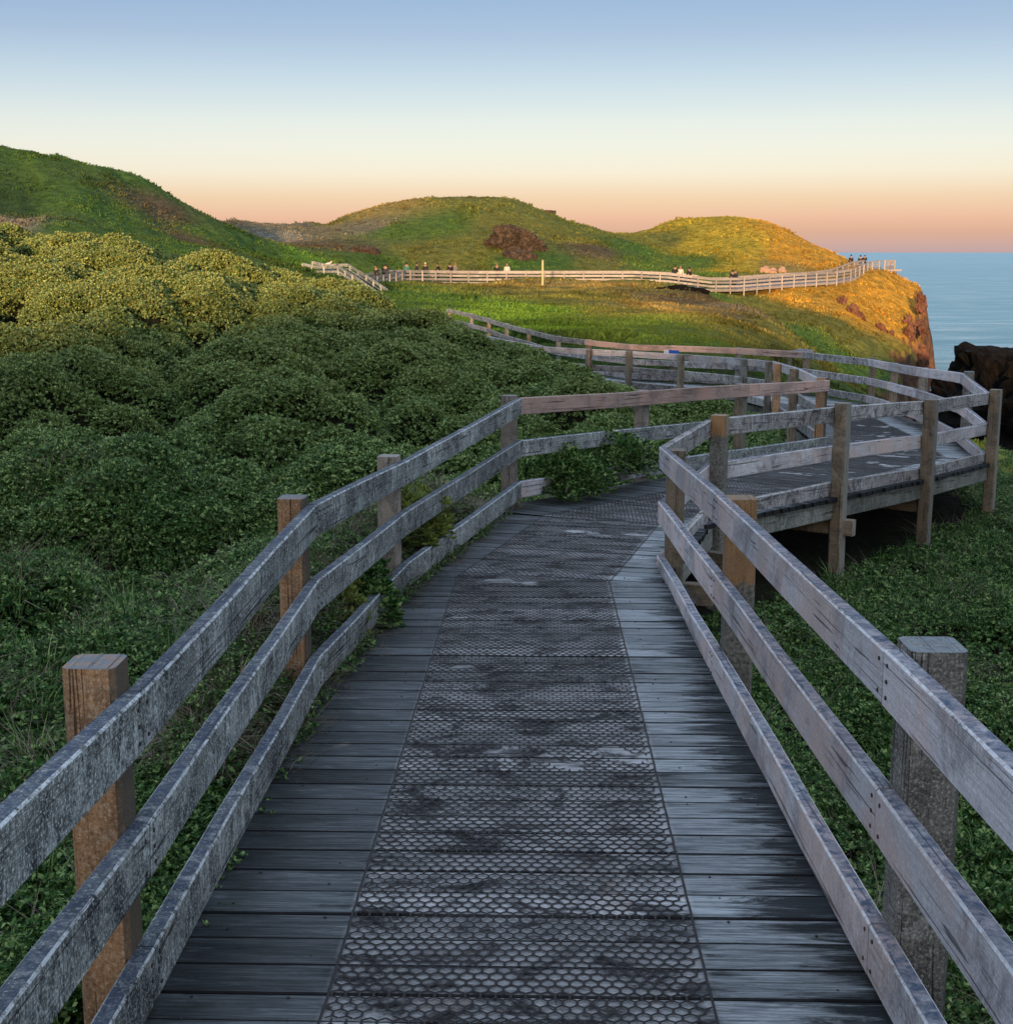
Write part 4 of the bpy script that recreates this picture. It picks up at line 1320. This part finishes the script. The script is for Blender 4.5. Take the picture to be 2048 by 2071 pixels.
# ------------------------------------------------------------------ people
def skin_obj(name, pts, edges, radii, mat, parent, sub=1):
    me_ = bpy.data.meshes.new(name); me_.from_pydata(pts, edges, [])
    o = bpy.data.objects.new(name, me_); scene.collection.objects.link(o); me_.materials.append(mat)
    o.modifiers.new('skin', 'SKIN')
    if not me_.skin_vertices: raise RuntimeError('no skin layer')
    for i, r in enumerate(radii):
        me_.skin_vertices[0].data[i].radius = r if isinstance(r, tuple) else (r, r)
    me_.skin_vertices[0].data[0].use_root = True
    s = o.modifiers.new('sub', 'SUBSURF'); s.levels = sub; s.render_levels = sub
    o.parent = parent
    return o


MS = simple('skin_tone', (.24, .14, .10), .6)


def person(loc, rz, coat, trous, hair, label, walk_=0.0, lean=.0, arms=0, hat=None):
    root = empty('person', loc); root.rotation_euler = (0, 0, rz)
    tag(root, label, 'person', None)
    w = walk_
    A = {'pel': (0, 0, .95), 'ch': (0, lean * .3, 1.2), 'sh': (0, lean * .5, 1.42), 'nk': (0, lean * .6, 1.52), 'hd': (0, lean * .7 + .02, 1.62), 'cr': (0, lean * .7, 1.73)}
    pts = [A['pel'], A['ch'], A['sh'], A['nk'], A['hd'], A['cr']]
    e = [(0, 1), (1, 2), (2, 3), (3, 4), (4, 5)]
    rad = [(.15, .11), (.155, .11), (.13, .095), (.055, .055), (.085, .10), (.06, .07)]
    for s in (-1, 1):
        b = len(pts)
        pts += [(s * .10, 0, .88), (s * .11, s * w * .16 + .02, .48), (s * .11, s * w * .30 - .03, .08), (s * .11, s * w * .30 + .10, .04)]
        e += [(0, b), (b, b + 1), (b + 1, b + 2), (b + 2, b + 3)]; rad += [.09, .062, .045, .04]
        b = len(pts)
        if arms == 1: hnd = [(s * .19, .02, 1.40), (s * .27, .06, 1.14), (s * .10, .26, 1.20), (s * .06, .30, 1.24)]
        elif arms == 2: hnd = [(s * .19, .02, 1.40), (s * .24, .12, 1.2), (s * .09, .22, 1.5), (s * .06, .22, 1.57)]
        else: hnd = [(s * .19, 0, 1.40), (s * .25, -s * w * .10, 1.13), (s * .25, -s * w * .15 + .08, .88), (s * .25, -s * w * .15 + .1, .79)]
        pts += hnd; e += [(2, b), (b, b + 1), (b + 1, b + 2), (b + 2, b + 3)]; rad += [.062, .048, .038, .035]
    skin_obj('body', pts, e, rad, MS, root)
    # coat: trunk and sleeves, a little larger
    n0 = [(0, 0, .86), (0, lean * .3, 1.18), (0, lean * .5, 1.43)]
    cpts = list(n0); ce = [(0, 1), (1, 2)]; cr = [(.175, .135), (.18, .13), (.15, .115)]
    for s, b0 in ((-1, 10), (1, 18)):
        b = len(cpts); cpts += pts[b0:b0 + 3]; ce += [(2, b), (b, b + 1), (b + 1, b + 2)]; cr += [.08, .065, .055]
    skin_obj('coat', cpts, ce, cr, coat, root)
    tp = [(0, 0, .95)]; te = []; tr_ = [(.16, .125)]
    for s, b0 in ((-1, 6), (1, 14)):
        b = len(tp); tp += pts[b0:b0 + 3]; te += [(0, b), (b, b + 1), (b + 1, b + 2)]; tr_ += [.105, .078, .06]
    skin_obj('trousers', tp, te, tr_, trous, root)
    hx = A['hd']
    mb = MB(); bm = bmesh.new(); bmesh.ops.create_icosphere(bm, subdivisions=2, radius=1)
    for v in bm.verts:
        zz = v.co.z; fr2 = max(0, v.co.y)
        v.co = Vector((hx[0] + v.co.x * .108, hx[1] - .02 + v.co.y * .115 - (.05 * fr2 if zz < .2 else 0), hx[2] + .045 + zz * .115))
    me_ = bpy.data.meshes.new('hair'); bm.to_mesh(me_); bm.free(); me_.materials.append(hair)
    ho = bpy.data.objects.new('hat' if hat else 'hair', me_); scene.collection.objects.link(ho); ho.parent = root
    return root


black = simple('black_cloth', (.010, .011, .014), .8); navy = simple('navy_cloth', (.015, .02, .04), .8); white = simple('white_cloth', (.42, .41, .39), .8)
grey = simple('grey_cloth', (.12, .12, .13), .8); dkhair = simple('dark_hair', (.015, .01, .008), .7); fair = simple('fair_hair', (.16, .10, .05), .7)
pink = simple('pink_cloth', (.45, .25, .22), .8); denim = simple('denim', (.04, .06, .11), .8); tealc = simple('teal_cloth', (.03, .12, .12), .8)

CL = [Vector(c) for c in cl]


def on_walk(px, back=0.0):
    """a point on the far deck seen under column px of the survey"""
    best = None
    for a, b in zip(CL[:-1], CL[1:]):
        for k in range(21):
            p = a.lerp(b, k / 20); x = p.x / (p.y * cp - p.z * 0 + 0) * 1.0
            # full projection
            zc = p.y * cp - p.z * sp_; u = CX + F * p.x / zc
            if best is None or abs(u - px) < best[0]: best = (abs(u - px), p)
    return best[1] + Vector((0, back, 0))


ppl = [(762, 0, 2.6, black, navy, dkhair, 'person in black walking, leftmost on the far walk', .8, .05, 0),
       (779, .2, .1, navy, black, dkhair, 'tall person in dark clothes standing second from left on the far walk', .1, 0, 0),
       (821, .6, .4, tealc, black, dkhair, 'person in dark teal just where the far fence bends', .5, 0, 0),
       (843, 0, -1.5, black, black, dkhair, 'person in a black coat, left of the one with a white hat', .4, .1, 1),
       (861, .3, 2.9, black, navy, white, 'person in black with a white hat', .3, 0, 0),
       (887, 0, 1.2, black, black, dkhair, 'lone person in black between the two pairs on the far walk', .6, .1, 0),
       (909, .1, .5, black, navy, dkhair, 'dark-clothed person of a close pair, the left one', .2, .1, 1),
       (918, .5, -.6, grey, black, fair, 'fair-haired person of a close pair, the right one', .2, .2, 1),
       (1008, 0, .2, black, navy, fair, 'dark-jacketed person beside the one in white below the brown rock', .2, 0, 1),
       (1025, .2, 3.0, white, grey, fair, 'person in a white jacket below the brown rock', .3, 0, 0),
       (1363, 0, -.3, black, navy, dkhair, 'person in black, left of three near the bend over the bank', .4, .1, 1),
       (1375, .3, 2.8, white, denim, fair, 'person in white between two in black near the bend', .3, 0, 0),
       (1392, 0, .7, black, black, dkhair, 'short person in black, right of three near the bend', .4, 0, 0),
       (1479, .1, .4, black, navy, dkhair, 'left of two people in black above the tall fence posts', .3, 0, 0),
       (1486, .4, -2.6, navy, black, dkhair, 'right of two people in black above the tall fence posts', .3, 0, 0)]
for (px, bk, rz, c1, c2, hr, lb, wk, ln, ar) in ppl:
    p = on_walk(px, bk - .1)
    person(p + Vector((0, 0, .01)), rz, c1, c2, hr, lb, wk, ln, ar)
for (px, py, D, rz, c1, c2, lb, ar) in [(1721, 514, 160, .3, black, navy, 'person in black apart on the ridge by the headland, seen against the sea', 0), (1740, 515, 160, -.4, navy, denim, 'left of two people close together against the sea at the headland', 1),
                                        (1749, 515, 160.5, 2.8, black, black, 'right of two people close together against the sea at the headland', 2)]:
    top = W(px, py, D)
    gz = hz(top[0], top[1])
    person(Vector((top[0], top[1], max(gz - .02, top[2] - 1.78))), rz, c1, c2, dkhair, lb, .2, 0, ar)

# gull on the stair rail
g = W(664, 536.5, 99.6)
gu = empty('gull', g); tag(gu, 'white gull perched on the grey stair railing', 'bird')
bm = bmesh.new(); bmesh.ops.create_uvsphere(bm, u_segments=14, v_segments=10, radius=1)
for v in bm.verts:
    x, y, z = v.co
    t = (x + 1) / 2
    v.co = Vector((x * .27, y * .085 * (1 - .55 * max(0, -x)), z * .085 * (1 - .6 * max(0, -x)) + .13 + .12 * max(0, x - .35) + .02 * x))
bmesh.ops.create_uvsphere(bm, u_segments=10, v_segments=8, radius=.06, matrix=Matrix.Translation((.22, 0, .27)))
me_ = bpy.data.meshes.new('body'); bm.to_mesh(me_); bm.free(); me_.materials.append(white)
for pl_ in me_.polygons: pl_.use_smooth = True
o = bpy.data.objects.new('body', me_); scene.collection.objects.link(o); o.parent = gu
mb = MB(); mb.tube([(.27, 0, .27), (.34, 0, .255)], [.014, .004], 6); mb.build('beak', simple('orange_beak', (.5, .2, .03)), gu)
for s in (-1, 1):
    mb = MB(); mb.tube([(0, s * .03, .08), (0, s * .03, 0)], .007, 5); mb.build('leg', M['bolt'], gu)

# ------------------------------------------------------------------ vegetation prototypes
PROTO = bpy.data.collections.new('plant_forms')          # only read by the scatter trees below


def leaf_clump(name, n_ros, leaves, rad, ll, lw, mat, dome=.7, seed=0, up=.5, curl=.4):
    rg = np.random.RandomState(seed)
    V = []; Fq = []
    for i in range(n_ros):
        # rosette positions over a low dome
        a = rg.rand() * 2 * math.pi; r = rad * math.sqrt(rg.rand())
        c = np.array([math.cos(a) * r, math.sin(a) * r, dome * rad * math.sqrt(max(0, 1 - (r / rad) ** 2 * .9)) * (.65 + .45 * rg.rand()) - .25 * rad])
        ax = np.array([c[0] / rad * .8 + rg.randn() * .3, c[1] / rad * .8 + rg.randn() * .3, 1.0]); ax /= np.linalg.norm(ax)
        t1 = np.cross(ax, [0.3, .2, .9]); t1 /= np.linalg.norm(t1); t2 = np.cross(ax, t1)
        for k in range(leaves):
            th = 2 * math.pi * (k * .382 + rg.rand() * .1)
            rdir = t1 * math.cos(th) + t2 * math.sin(th)
            upk = up + .5 * rg.rand() + .25 * (k / leaves)
            dr = rdir + ax * upk; dr /= np.linalg.norm(dr)
            w = np.cross(dr, ax); w /= (np.linalg.norm(w) + 1e-6)
            L = ll * (.7 + .6 * rg.rand()); wd = lw * (.7 + .6 * rg.rand())
            b = c - ax * ll * .6 * (k / leaves)
            mid_ = b + dr * L * .55 + ax * 0
            tip = b + dr * L - ax * L * curl * .3
            i0 = len(V)
            V += [b, mid_ + w * wd, tip, mid_ - w * wd]
            Fq.append((i0, i0 + 1, i0 + 2, i0 + 3))
    me_o = np_mesh(name, np.array(V), np.array(Fq), mat, smooth_=False, link=False)
    PROTO.objects.link(me_o)
    return me_o


def blade_tuft(name, n, hgt, spread, w, mat, seed=0, curve=.5, link=True):
    rg = np.random.RandomState(seed)
    V = []; Fq = []
    for i in range(n):
        a = rg.rand() * 2 * math.pi; r = spread * .35 * math.sqrt(rg.rand())
        b = np.array([math.cos(a) * r, math.sin(a) * r, -.02])
        a2 = a + rg.randn() * .7; h = hgt * (.5 + .6 * rg.rand()); o_ = spread * (.3 + .8 * rg.rand())
        dv = np.array([math.cos(a2), math.sin(a2), 0]); wv = np.array([-math.sin(a2), math.cos(a2), 0]) * w
        m1 = b + dv * o_ * .35 + [0, 0, h * .6]; tp_ = b + dv * o_ + [0, 0, h * (1 - curve * .4 * rg.rand())]
        i0 = len(V)
        V += [b - wv, b + wv, m1 + wv * .8, m1 - wv * .8, tp_ + wv * .15, tp_ - wv * .15]
        Fq += [(i0, i0 + 1, i0 + 2, i0 + 3), (i0 + 3, i0 + 2, i0 + 4, i0 + 5)]
    o = np_mesh(name, np.array(V), np.array(Fq), mat, smooth_=False, link=False)
    PROTO.objects.link(o)
    return o


def scatter(name, pts, rots, scales, protos, label=None, cat=None):
    """one ground-cover object: points carrying rotation and size, plant forms instanced on them"""
    me_ = bpy.data.meshes.new(name)
    pts = np.asarray(pts, np.float32); n = len(pts)
    me_.vertices.add(n); me_.vertices.foreach_set('co', pts.ravel())
    ra = me_.attributes.new('rot', 'FLOAT_VECTOR', 'POINT'); ra.data.foreach_set('vector', np.asarray(rots, np.float32).ravel())
    sa = me_.attributes.new('scl', 'FLOAT', 'POINT'); sa.data.foreach_set('value', np.asarray(scales, np.float32))
    pk = me_.attributes.new('pick', 'INT', 'POINT'); pk.data.foreach_set('value', RNG.randint(0, len(protos), n).astype(np.int32))
    o = bpy.data.objects.new(name, me_); scene.collection.objects.link(o)
    ng = bpy.data.node_groups.new(name + '_spread', 'GeometryNodeTree')
    ng.interface.new_socket('Geometry', in_out='INPUT', socket_type='NodeSocketGeometry')
    ng.interface.new_socket('Geometry', in_out='OUTPUT', socket_type='NodeSocketGeometry')
    gi = ng.nodes.new('NodeGroupInput'); go = ng.nodes.new('NodeGroupOutput')
    m2p = ng.nodes.new('GeometryNodeMeshToPoints'); ng.links.new(gi.outputs[0], m2p.inputs[0])
    iop = ng.nodes.new('GeometryNodeInstanceOnPoints'); ng.links.new(m2p.outputs[0], iop.inputs['Points'])
    g2i = ng.nodes.new('GeometryNodeGeometryToInstance')
    for pr in protos[::-1]:
        oi = ng.nodes.new('GeometryNodeObjectInfo'); oi.inputs['Object'].default_value = pr
        ng.links.new(oi.outputs['Geometry'], g2i.inputs[0])
    ng.links.new(g2i.outputs[0], iop.inputs['Instance']); iop.inputs['Pick Instance'].default_value = True
    for nm, typ, sock in (('rot', 'FLOAT_VECTOR', 'Rotation'), ('scl', 'FLOAT', 'Scale'), ('pick', 'INT', 'Instance Index')):
        na = ng.nodes.new('GeometryNodeInputNamedAttribute'); na.data_type = typ; na.inputs['Name'].default_value = nm
        ng.links.new(na.outputs[0], iop.inputs[sock])
    ng.links.new(iop.outputs[0], go.inputs[0])
    md = o.modifiers.new('spread', 'NODES'); md.node_group = ng
    tag(o, label, cat, kind='stuff')
    return o


def surf_frame(x, y, lean=.8):
    e = .25
    z0 = height(x, y)[0]; zx = height(x + e, y)[0]; zy = height(x, y + e)[0]
    nx = -(zx - z0) / e * lean; ny = -(zy - z0) / e * lean
    rx = -np.arctan2(ny, 1.0); ry = np.arctan2(nx, np.sqrt(1 + ny ** 2))
    return z0, rx * -1 * -1, ry


def sample_view(n, y0, y1, xl, xr, pw_=1.0):
    """random ground points, denser near the viewer; xl, xr give the side limits as function of y"""
    u = RNG.rand(n); y = (y0 ** pw_ + u * (y1 ** pw_ - y0 ** pw_)) ** (1 / pw_)
    t = RNG.rand(n); x = xl(y) + t * (xr(y) - xl(y))
    return x, y


shr = [leaf_clump('shrub_form', 17, 9, .15, .035, .0082, M['shrub'], .75, s) for s in range(4)]
hrb = [leaf_clump('herb_form', 24, 8, .13, .022, .0056, M['herb'], .8, 20 + s) for s in range(3)]
lim = [leaf_clump('lime_form', 14, 9, .12, .038, .009, M['lime'], .8, 30 + s) for s in range(2)]
gr = [blade_tuft('grass_form', 34, .17, .12, .0022, M['herb'], 40 + s) for s in range(3)]
tw = [blade_tuft('twig_form', 26, .16, .26, .0016, M['twig'], 50 + s, 1.6) for s in range(3)]
sw = [blade_tuft('straw_form', 60, .36, .22, .0016, M['straw'], 60 + s, .8) for s in range(2)]

# saltbush over the left hill and inside the bend: spacing grows gently with distance
def scatter_on(name, x, y, keep, protos, smin, smax, label, cat, lift=0.0, sfun=None, lean=.8):
    x = x[keep]; y = y[keep]
    z, rx, ry = surf_frame(x, y, lean)
    sc = smin + (smax - smin) * RNG.rand(len(x))
    if sfun is not None: sc = sc * sfun(x, y)
    rot = np.stack([rx + RNG.randn(len(x)) * .12, ry + RNG.randn(len(x)) * .12, RNG.rand(len(x)) * 6.28], 1)
    return scatter(name, np.stack([x, y, z + lift], 1), rot, sc, protos, label, cat)


n = 115000
x, y = sample_view(n, 7.0, 40, lambda y: -.42 * y - 2.0, lambda y: np.minimum(.66 * (y - 11.2) + .2, 5.0), 1.35)
d, dz, side = path_dist(x, y)
lf, rt = shrub_w(x, y)
k = (side > 0) & (d > 1.25) & (y < 39) & (smooth(6.0, 9.5, y + fbm(x / 2, y / 2, 77, 3) * 4) > RNG.rand(n))
dens = np.clip(.5 + (y / 40) * .2, 0, 1)
k &= (RNG.rand(n) < np.clip((mounds(x, y) - .06) * 3.2, .12, 1.0))
scatter_on('saltbush_carpet', x, y, k, shr, .75, 1.35, 'dense mounded saltbush covering the hillside left of the walk', 'shrubs', .0, lambda x, y: .82 + .3 * smooth(10, 34, y))
# low green herbs and grass near the walk, left
n = 22000
x, y = sample_view(n, 1.2, 13, lambda y: -.42 * y - 2.2, lambda y: np.full_like(y, .2), 1.1)
d, dz, side = path_dist(x, y)
k = (side > 0) & (d > 1.10) & (fbm(x * .8, y * .8, 81, 4) + .22 * RNG.randn(n) > -.30)
scatter_on('low_herbs', x, y, k, hrb + hrb + hrb + hrb + gr[:1] + tw[:1], .6, 1.5, 'low bright green herbs and grass below the dark fence', 'ground cover')
# right-hand slope
n = 46000
x, y = sample_view(n, 1.2, 27, lambda y: .0 * y + .9, lambda y: .42 * y + 2.6, 1.1)
d, dz, side = path_dist(x, y)
k = (side < 0) & (d > .9) & (x < 12) & (fbm(x * .9, y * .9, 83, 4) + .2 * RNG.randn(n) > -.26) & (RNG.rand(n) < np.clip(cells(x + .4 * fbm(x, y, 46, 3), y, 1.0, 44) * 2.6, .2, 1)) & (RNG.rand(n) > smooth(19, 22, y) * .9)
scatter_on('right_slope_herbs', x, y, k, hrb * 6 + gr[:1] + tw[:1], .6, 1.6, 'dark green leafy ground cover on the slope under the raised walk', 'ground cover')
# under the bend and inside, fringe between fence posts and deck on the left
n = 9000
s_ = RNG.rand(n) * 13.5
fx = np.interp(s_, [0, 3, 5.65, 7.75, 11.3], [-.87, -.84, -.80, -.575, .125]); fy = s_
hw_ = RNG.rand(n) ** .8 * .42
x = fx - hw_ - .02; y = fy
kk = (y > 3.2) & (y < 11.2)
x = x[kk]; y = y[kk]
z = path_dist(x, y)[1] - .06 + RNG.rand(len(x)) * (.10 + .34 * smooth(.10, .3, fx[kk] - x)) * smooth(3.8, 6.5, y) * smooth(11, 9.5, y)
ty = RNG.rand(len(x))
rot = np.stack([RNG.randn(len(x)) * .25, RNG.randn(len(x)) * .25 + .1, RNG.rand(len(x)) * 6.28], 1)
m1 = (ty < .30) & (y > 4.6)
scatter('dry_grass', np.stack([x, y, z], 1)[m1], rot[m1], (.45 + .6 * RNG.rand(len(x)))[m1], tw, 'dry brown twigs and dead grass poking over the left kick board', 'dry grass')
m2 = ty > .30
scatter('fringe_herbs', np.stack([x, y, z], 1)[m2], rot[m2], (.45 + .5 * RNG.rand(len(x)))[m2], hrb, 'green herbs growing between the left posts and the deck', 'ground cover')
# litter along the left deck edge
n = 900
y = 3.5 + RNG.rand(n) * 7.2
x = np.interp(y, [0, 3, 5.65, 7.75, 11.3], [-.87, -.84, -.80, -.575, .125]) + .03 + np.abs(RNG.randn(n)) * .07
z = path_dist(x, y)[1] + .004
k = RNG.rand(n) < smooth(3.5, 6, y)
lt = [blade_tuft('litter_form', 7, .02, .07, .0014, M['twig'], 90 + s, 1.5) for s in range(2)]
scatter('leaf_litter', np.stack([x, y, z], 1)[k], np.stack([RNG.randn(n) * .1, RNG.randn(n) * .1, RNG.rand(n) * 6.3], 1)[k], (.4 + .6 * RNG.rand(n))[k], lt, 'brown litter on the deck along the left kick board', 'litter')


# individual bushes
def bush(name, c, size, n, mat, label, cat='bush', seed=0, ll=.04, lw=.010):
    rg = np.random.RandomState(seed)
    V = []; Fq = []
    for i in range(n):
        u = rg.randn(3); u /= np.linalg.norm(u); u[2] = abs(u[2]) * 1.0 - .15
        r = (.55 + .5 * rg.rand() ** .5) * (1 + .25 * math.sin(u[0] * 7 + seed) * math.cos(u[1] * 6))
        p = np.array([u[0] * size[0], u[1] * size[1], u[2] * size[2]]) * r
        for k in range(6):
            th = rg.rand() * 6.28
            dr = u * .9 + np.array([math.cos(th), math.sin(th), .5 * rg.rand()]); dr /= np.linalg.norm(dr)
            w_ = np.cross(dr, [rg.randn(), rg.randn(), 1]); w_ /= np.linalg.norm(w_) + 1e-6
            L = ll * (.6 + .8 * rg.rand()); w2 = w_ * lw * (.7 + .5 * rg.rand())
            i0 = len(V); m_ = p + dr * L * .5
            V += [p, m_ + w2, p + dr * L, m_ - w2]; Fq.append((i0, i0 + 1, i0 + 2, i0 + 3))
    o = np_mesh(name, np.array(V), np.array(Fq), mat, smooth_=False)
    o.location = c
    tag(o, label, cat)
    st_ = MB()
    for k in range(9):
        a = rg.rand() * 6.28
        st_.tube([(0, 0, -.15), (math.cos(a) * size[0] * .4, math.sin(a) * size[1] * .4, size[2] * .3), (math.cos(a) * size[0] * .75, math.sin(a) * size[1] * .75, size[2] * .65)], [.010, .007, .003], 5)
    st_.build('stems', M['twig'], o)
    return o


dzb = deck_z(.7, 11.7)
bush('bush', (.50, 11.75, dzb + .10), (.38, .36, .36), 1500, M['herb'], 'green bush spilling onto the deck between two pieces of kick board', seed=1)
bush('bush', (.95, 12.55, dzb + .16), (.48, .40, .34), 1300, M['herb'], 'low bush growing through the fence right of the spilling bush', seed=2)
bush('bush', (-.62, 8.6, deck_z(-.5, 8.5) + .22), (.26, .36, .30), 900, M['lime'], 'yellow-green bush behind the middle rail left of the walk', seed=3)
bush('bush', (-1.0, 6.9, deck_z(-.5, 7) + .10), (.30, .55, .28), 1100, M['lime'], 'lime green leafy plant behind the fence near the orange post', seed=4)
bush('bush', (-.72, 7.05, deck_z(-.5, 7) + .05), (.14, .2, .28), 420, M['herb'], 'small dark green bush poking through the gap in the kick board', seed=5)
gp = empty('grass_tuft', (.42, 12.4, hz(.42, 12.4))); tag(gp, 'pale straw grass tuft behind the pinkish rail', 'grass tuft')
for k in range(2):
    o = bpy.data.objects.new('blades', sw[k].data); scene.collection.objects.link(o); o.parent = gp; o.scale = (1.1, 1.1, 1.5); o.location = (k * .12, 0, .1)

# ------------------------------------------------------------------ far tussocks: one mesh, each tuft coloured by its own ground
def far_grass(n, y0, y1, name, label, base_h, seed, filt):
    rg = np.random.RandomState(seed)
    a = rg.uniform(-.40, .36, n); b = np.exp(rg.uniform(math.log(y0), math.log(y1), n))
    x = a * b; y = b
    z, sd = height(x, y)
    d, dz, side = path_dist(x, y)
    k = (sd > .3) & (d > 1.4) & filt(x, y)
    # keep the far walk clear
    dd = np.full(len(x), 1e9)
    for p, q_ in zip(cl[:-1], cl[1:]):
        dx, dy = q_[0] - p[0], q_[1] - p[1]; t = np.clip(((x - p[0]) * dx + (y - p[1]) * dy) / (dx * dx + dy * dy), 0, 1)
        dd = np.minimum(dd, np.hypot(x - p[0] - t * dx, y - p[1] - t * dy))
    k &= dd > 1.5
    x, y, z = x[k], y[k], z[k]
    c = ground_col(x, y)
    m_ = len(x)
    V = np.zeros((m_, 3, 4, 3), np.float32)
    pat = .5 + fbm(x / 3.5, y / 3.5, seed + 3, 4)
    hh = base_h * (.35 + .9 * rg.rand(m_) * np.clip(pat * 1.4, .2, 1.6)) * (y / 100) ** .45
    bushy = (fbm(x / 2.6 + 7, y / 5, seed + 13, 4) > .20) & (rg.rand(m_) < .6)
    hh = np.where(bushy, hh * 1.7 + .02, hh)
    for j in range(3):
        th = rg.rand(m_) * 6.28; w_ = hh * (.22 + .3 * rg.rand(m_)); ln_ = hh * .5 * rg.randn(m_)
        ox = hh * .5 * rg.randn(m_); oy = hh * .5 * rg.randn(m_)
        cx_, sx_ = np.cos(th), np.sin(th)
        for q_, (s1, hz_) in enumerate([(-1, -.15), (1, -.15), (.45, 1), (-.45, 1)]):
            V[:, j, q_, 0] = x + ox + cx_ * w_ * s1 + (hz_ > 0) * ln_
            V[:, j, q_, 1] = y + oy + sx_ * w_ * s1 + (hz_ > 0) * ln_ * .5
            V[:, j, q_, 2] = z + hh * hz_ * (.7 + .5 * rg.rand(m_))
    tone = (.7 + .6 * rg.rand(m_))[:, None] * np.clip(.65 + .6 * pat, .5, 1.5)[:, None]
    dryk = (rg.rand(m_) < .18)[:, None]
    c = c * tone * np.where(bushy, .72, 1.06)[:, None]
    c = np.where(dryk, c * np.array([1.25, 1.1, 1.0]), c)
    cols = np.ones((m_, 12, 4)); cols[..., :3] = c[:, None, :]
    Fq = np.arange(m_ * 12).reshape(-1, 4)
    o = np_mesh(name, V.reshape(-1, 3), Fq, M['tussock'], smooth_=False, cols=cols.reshape(-1, 4))
    tag(o, label, 'grass', kind='stuff')
    return o


far_grass(150000, 34, 230, 'far_grass', 'tussocky grass over the mound and the distant hills', .12, 5, lambda x, y: ((y > 41) | ((x > -2 + (y - 34) * -.5) & (y > 36))))
far_grass(9000, 18, 34, 'meadow_grass', 'short olive grass on the low ground right of the landing', .22, 6, lambda x, y: (x > .26 * y) & (x > 5.6 + (y - 16) * .14))
print('objects', len(scene.collection.objects))
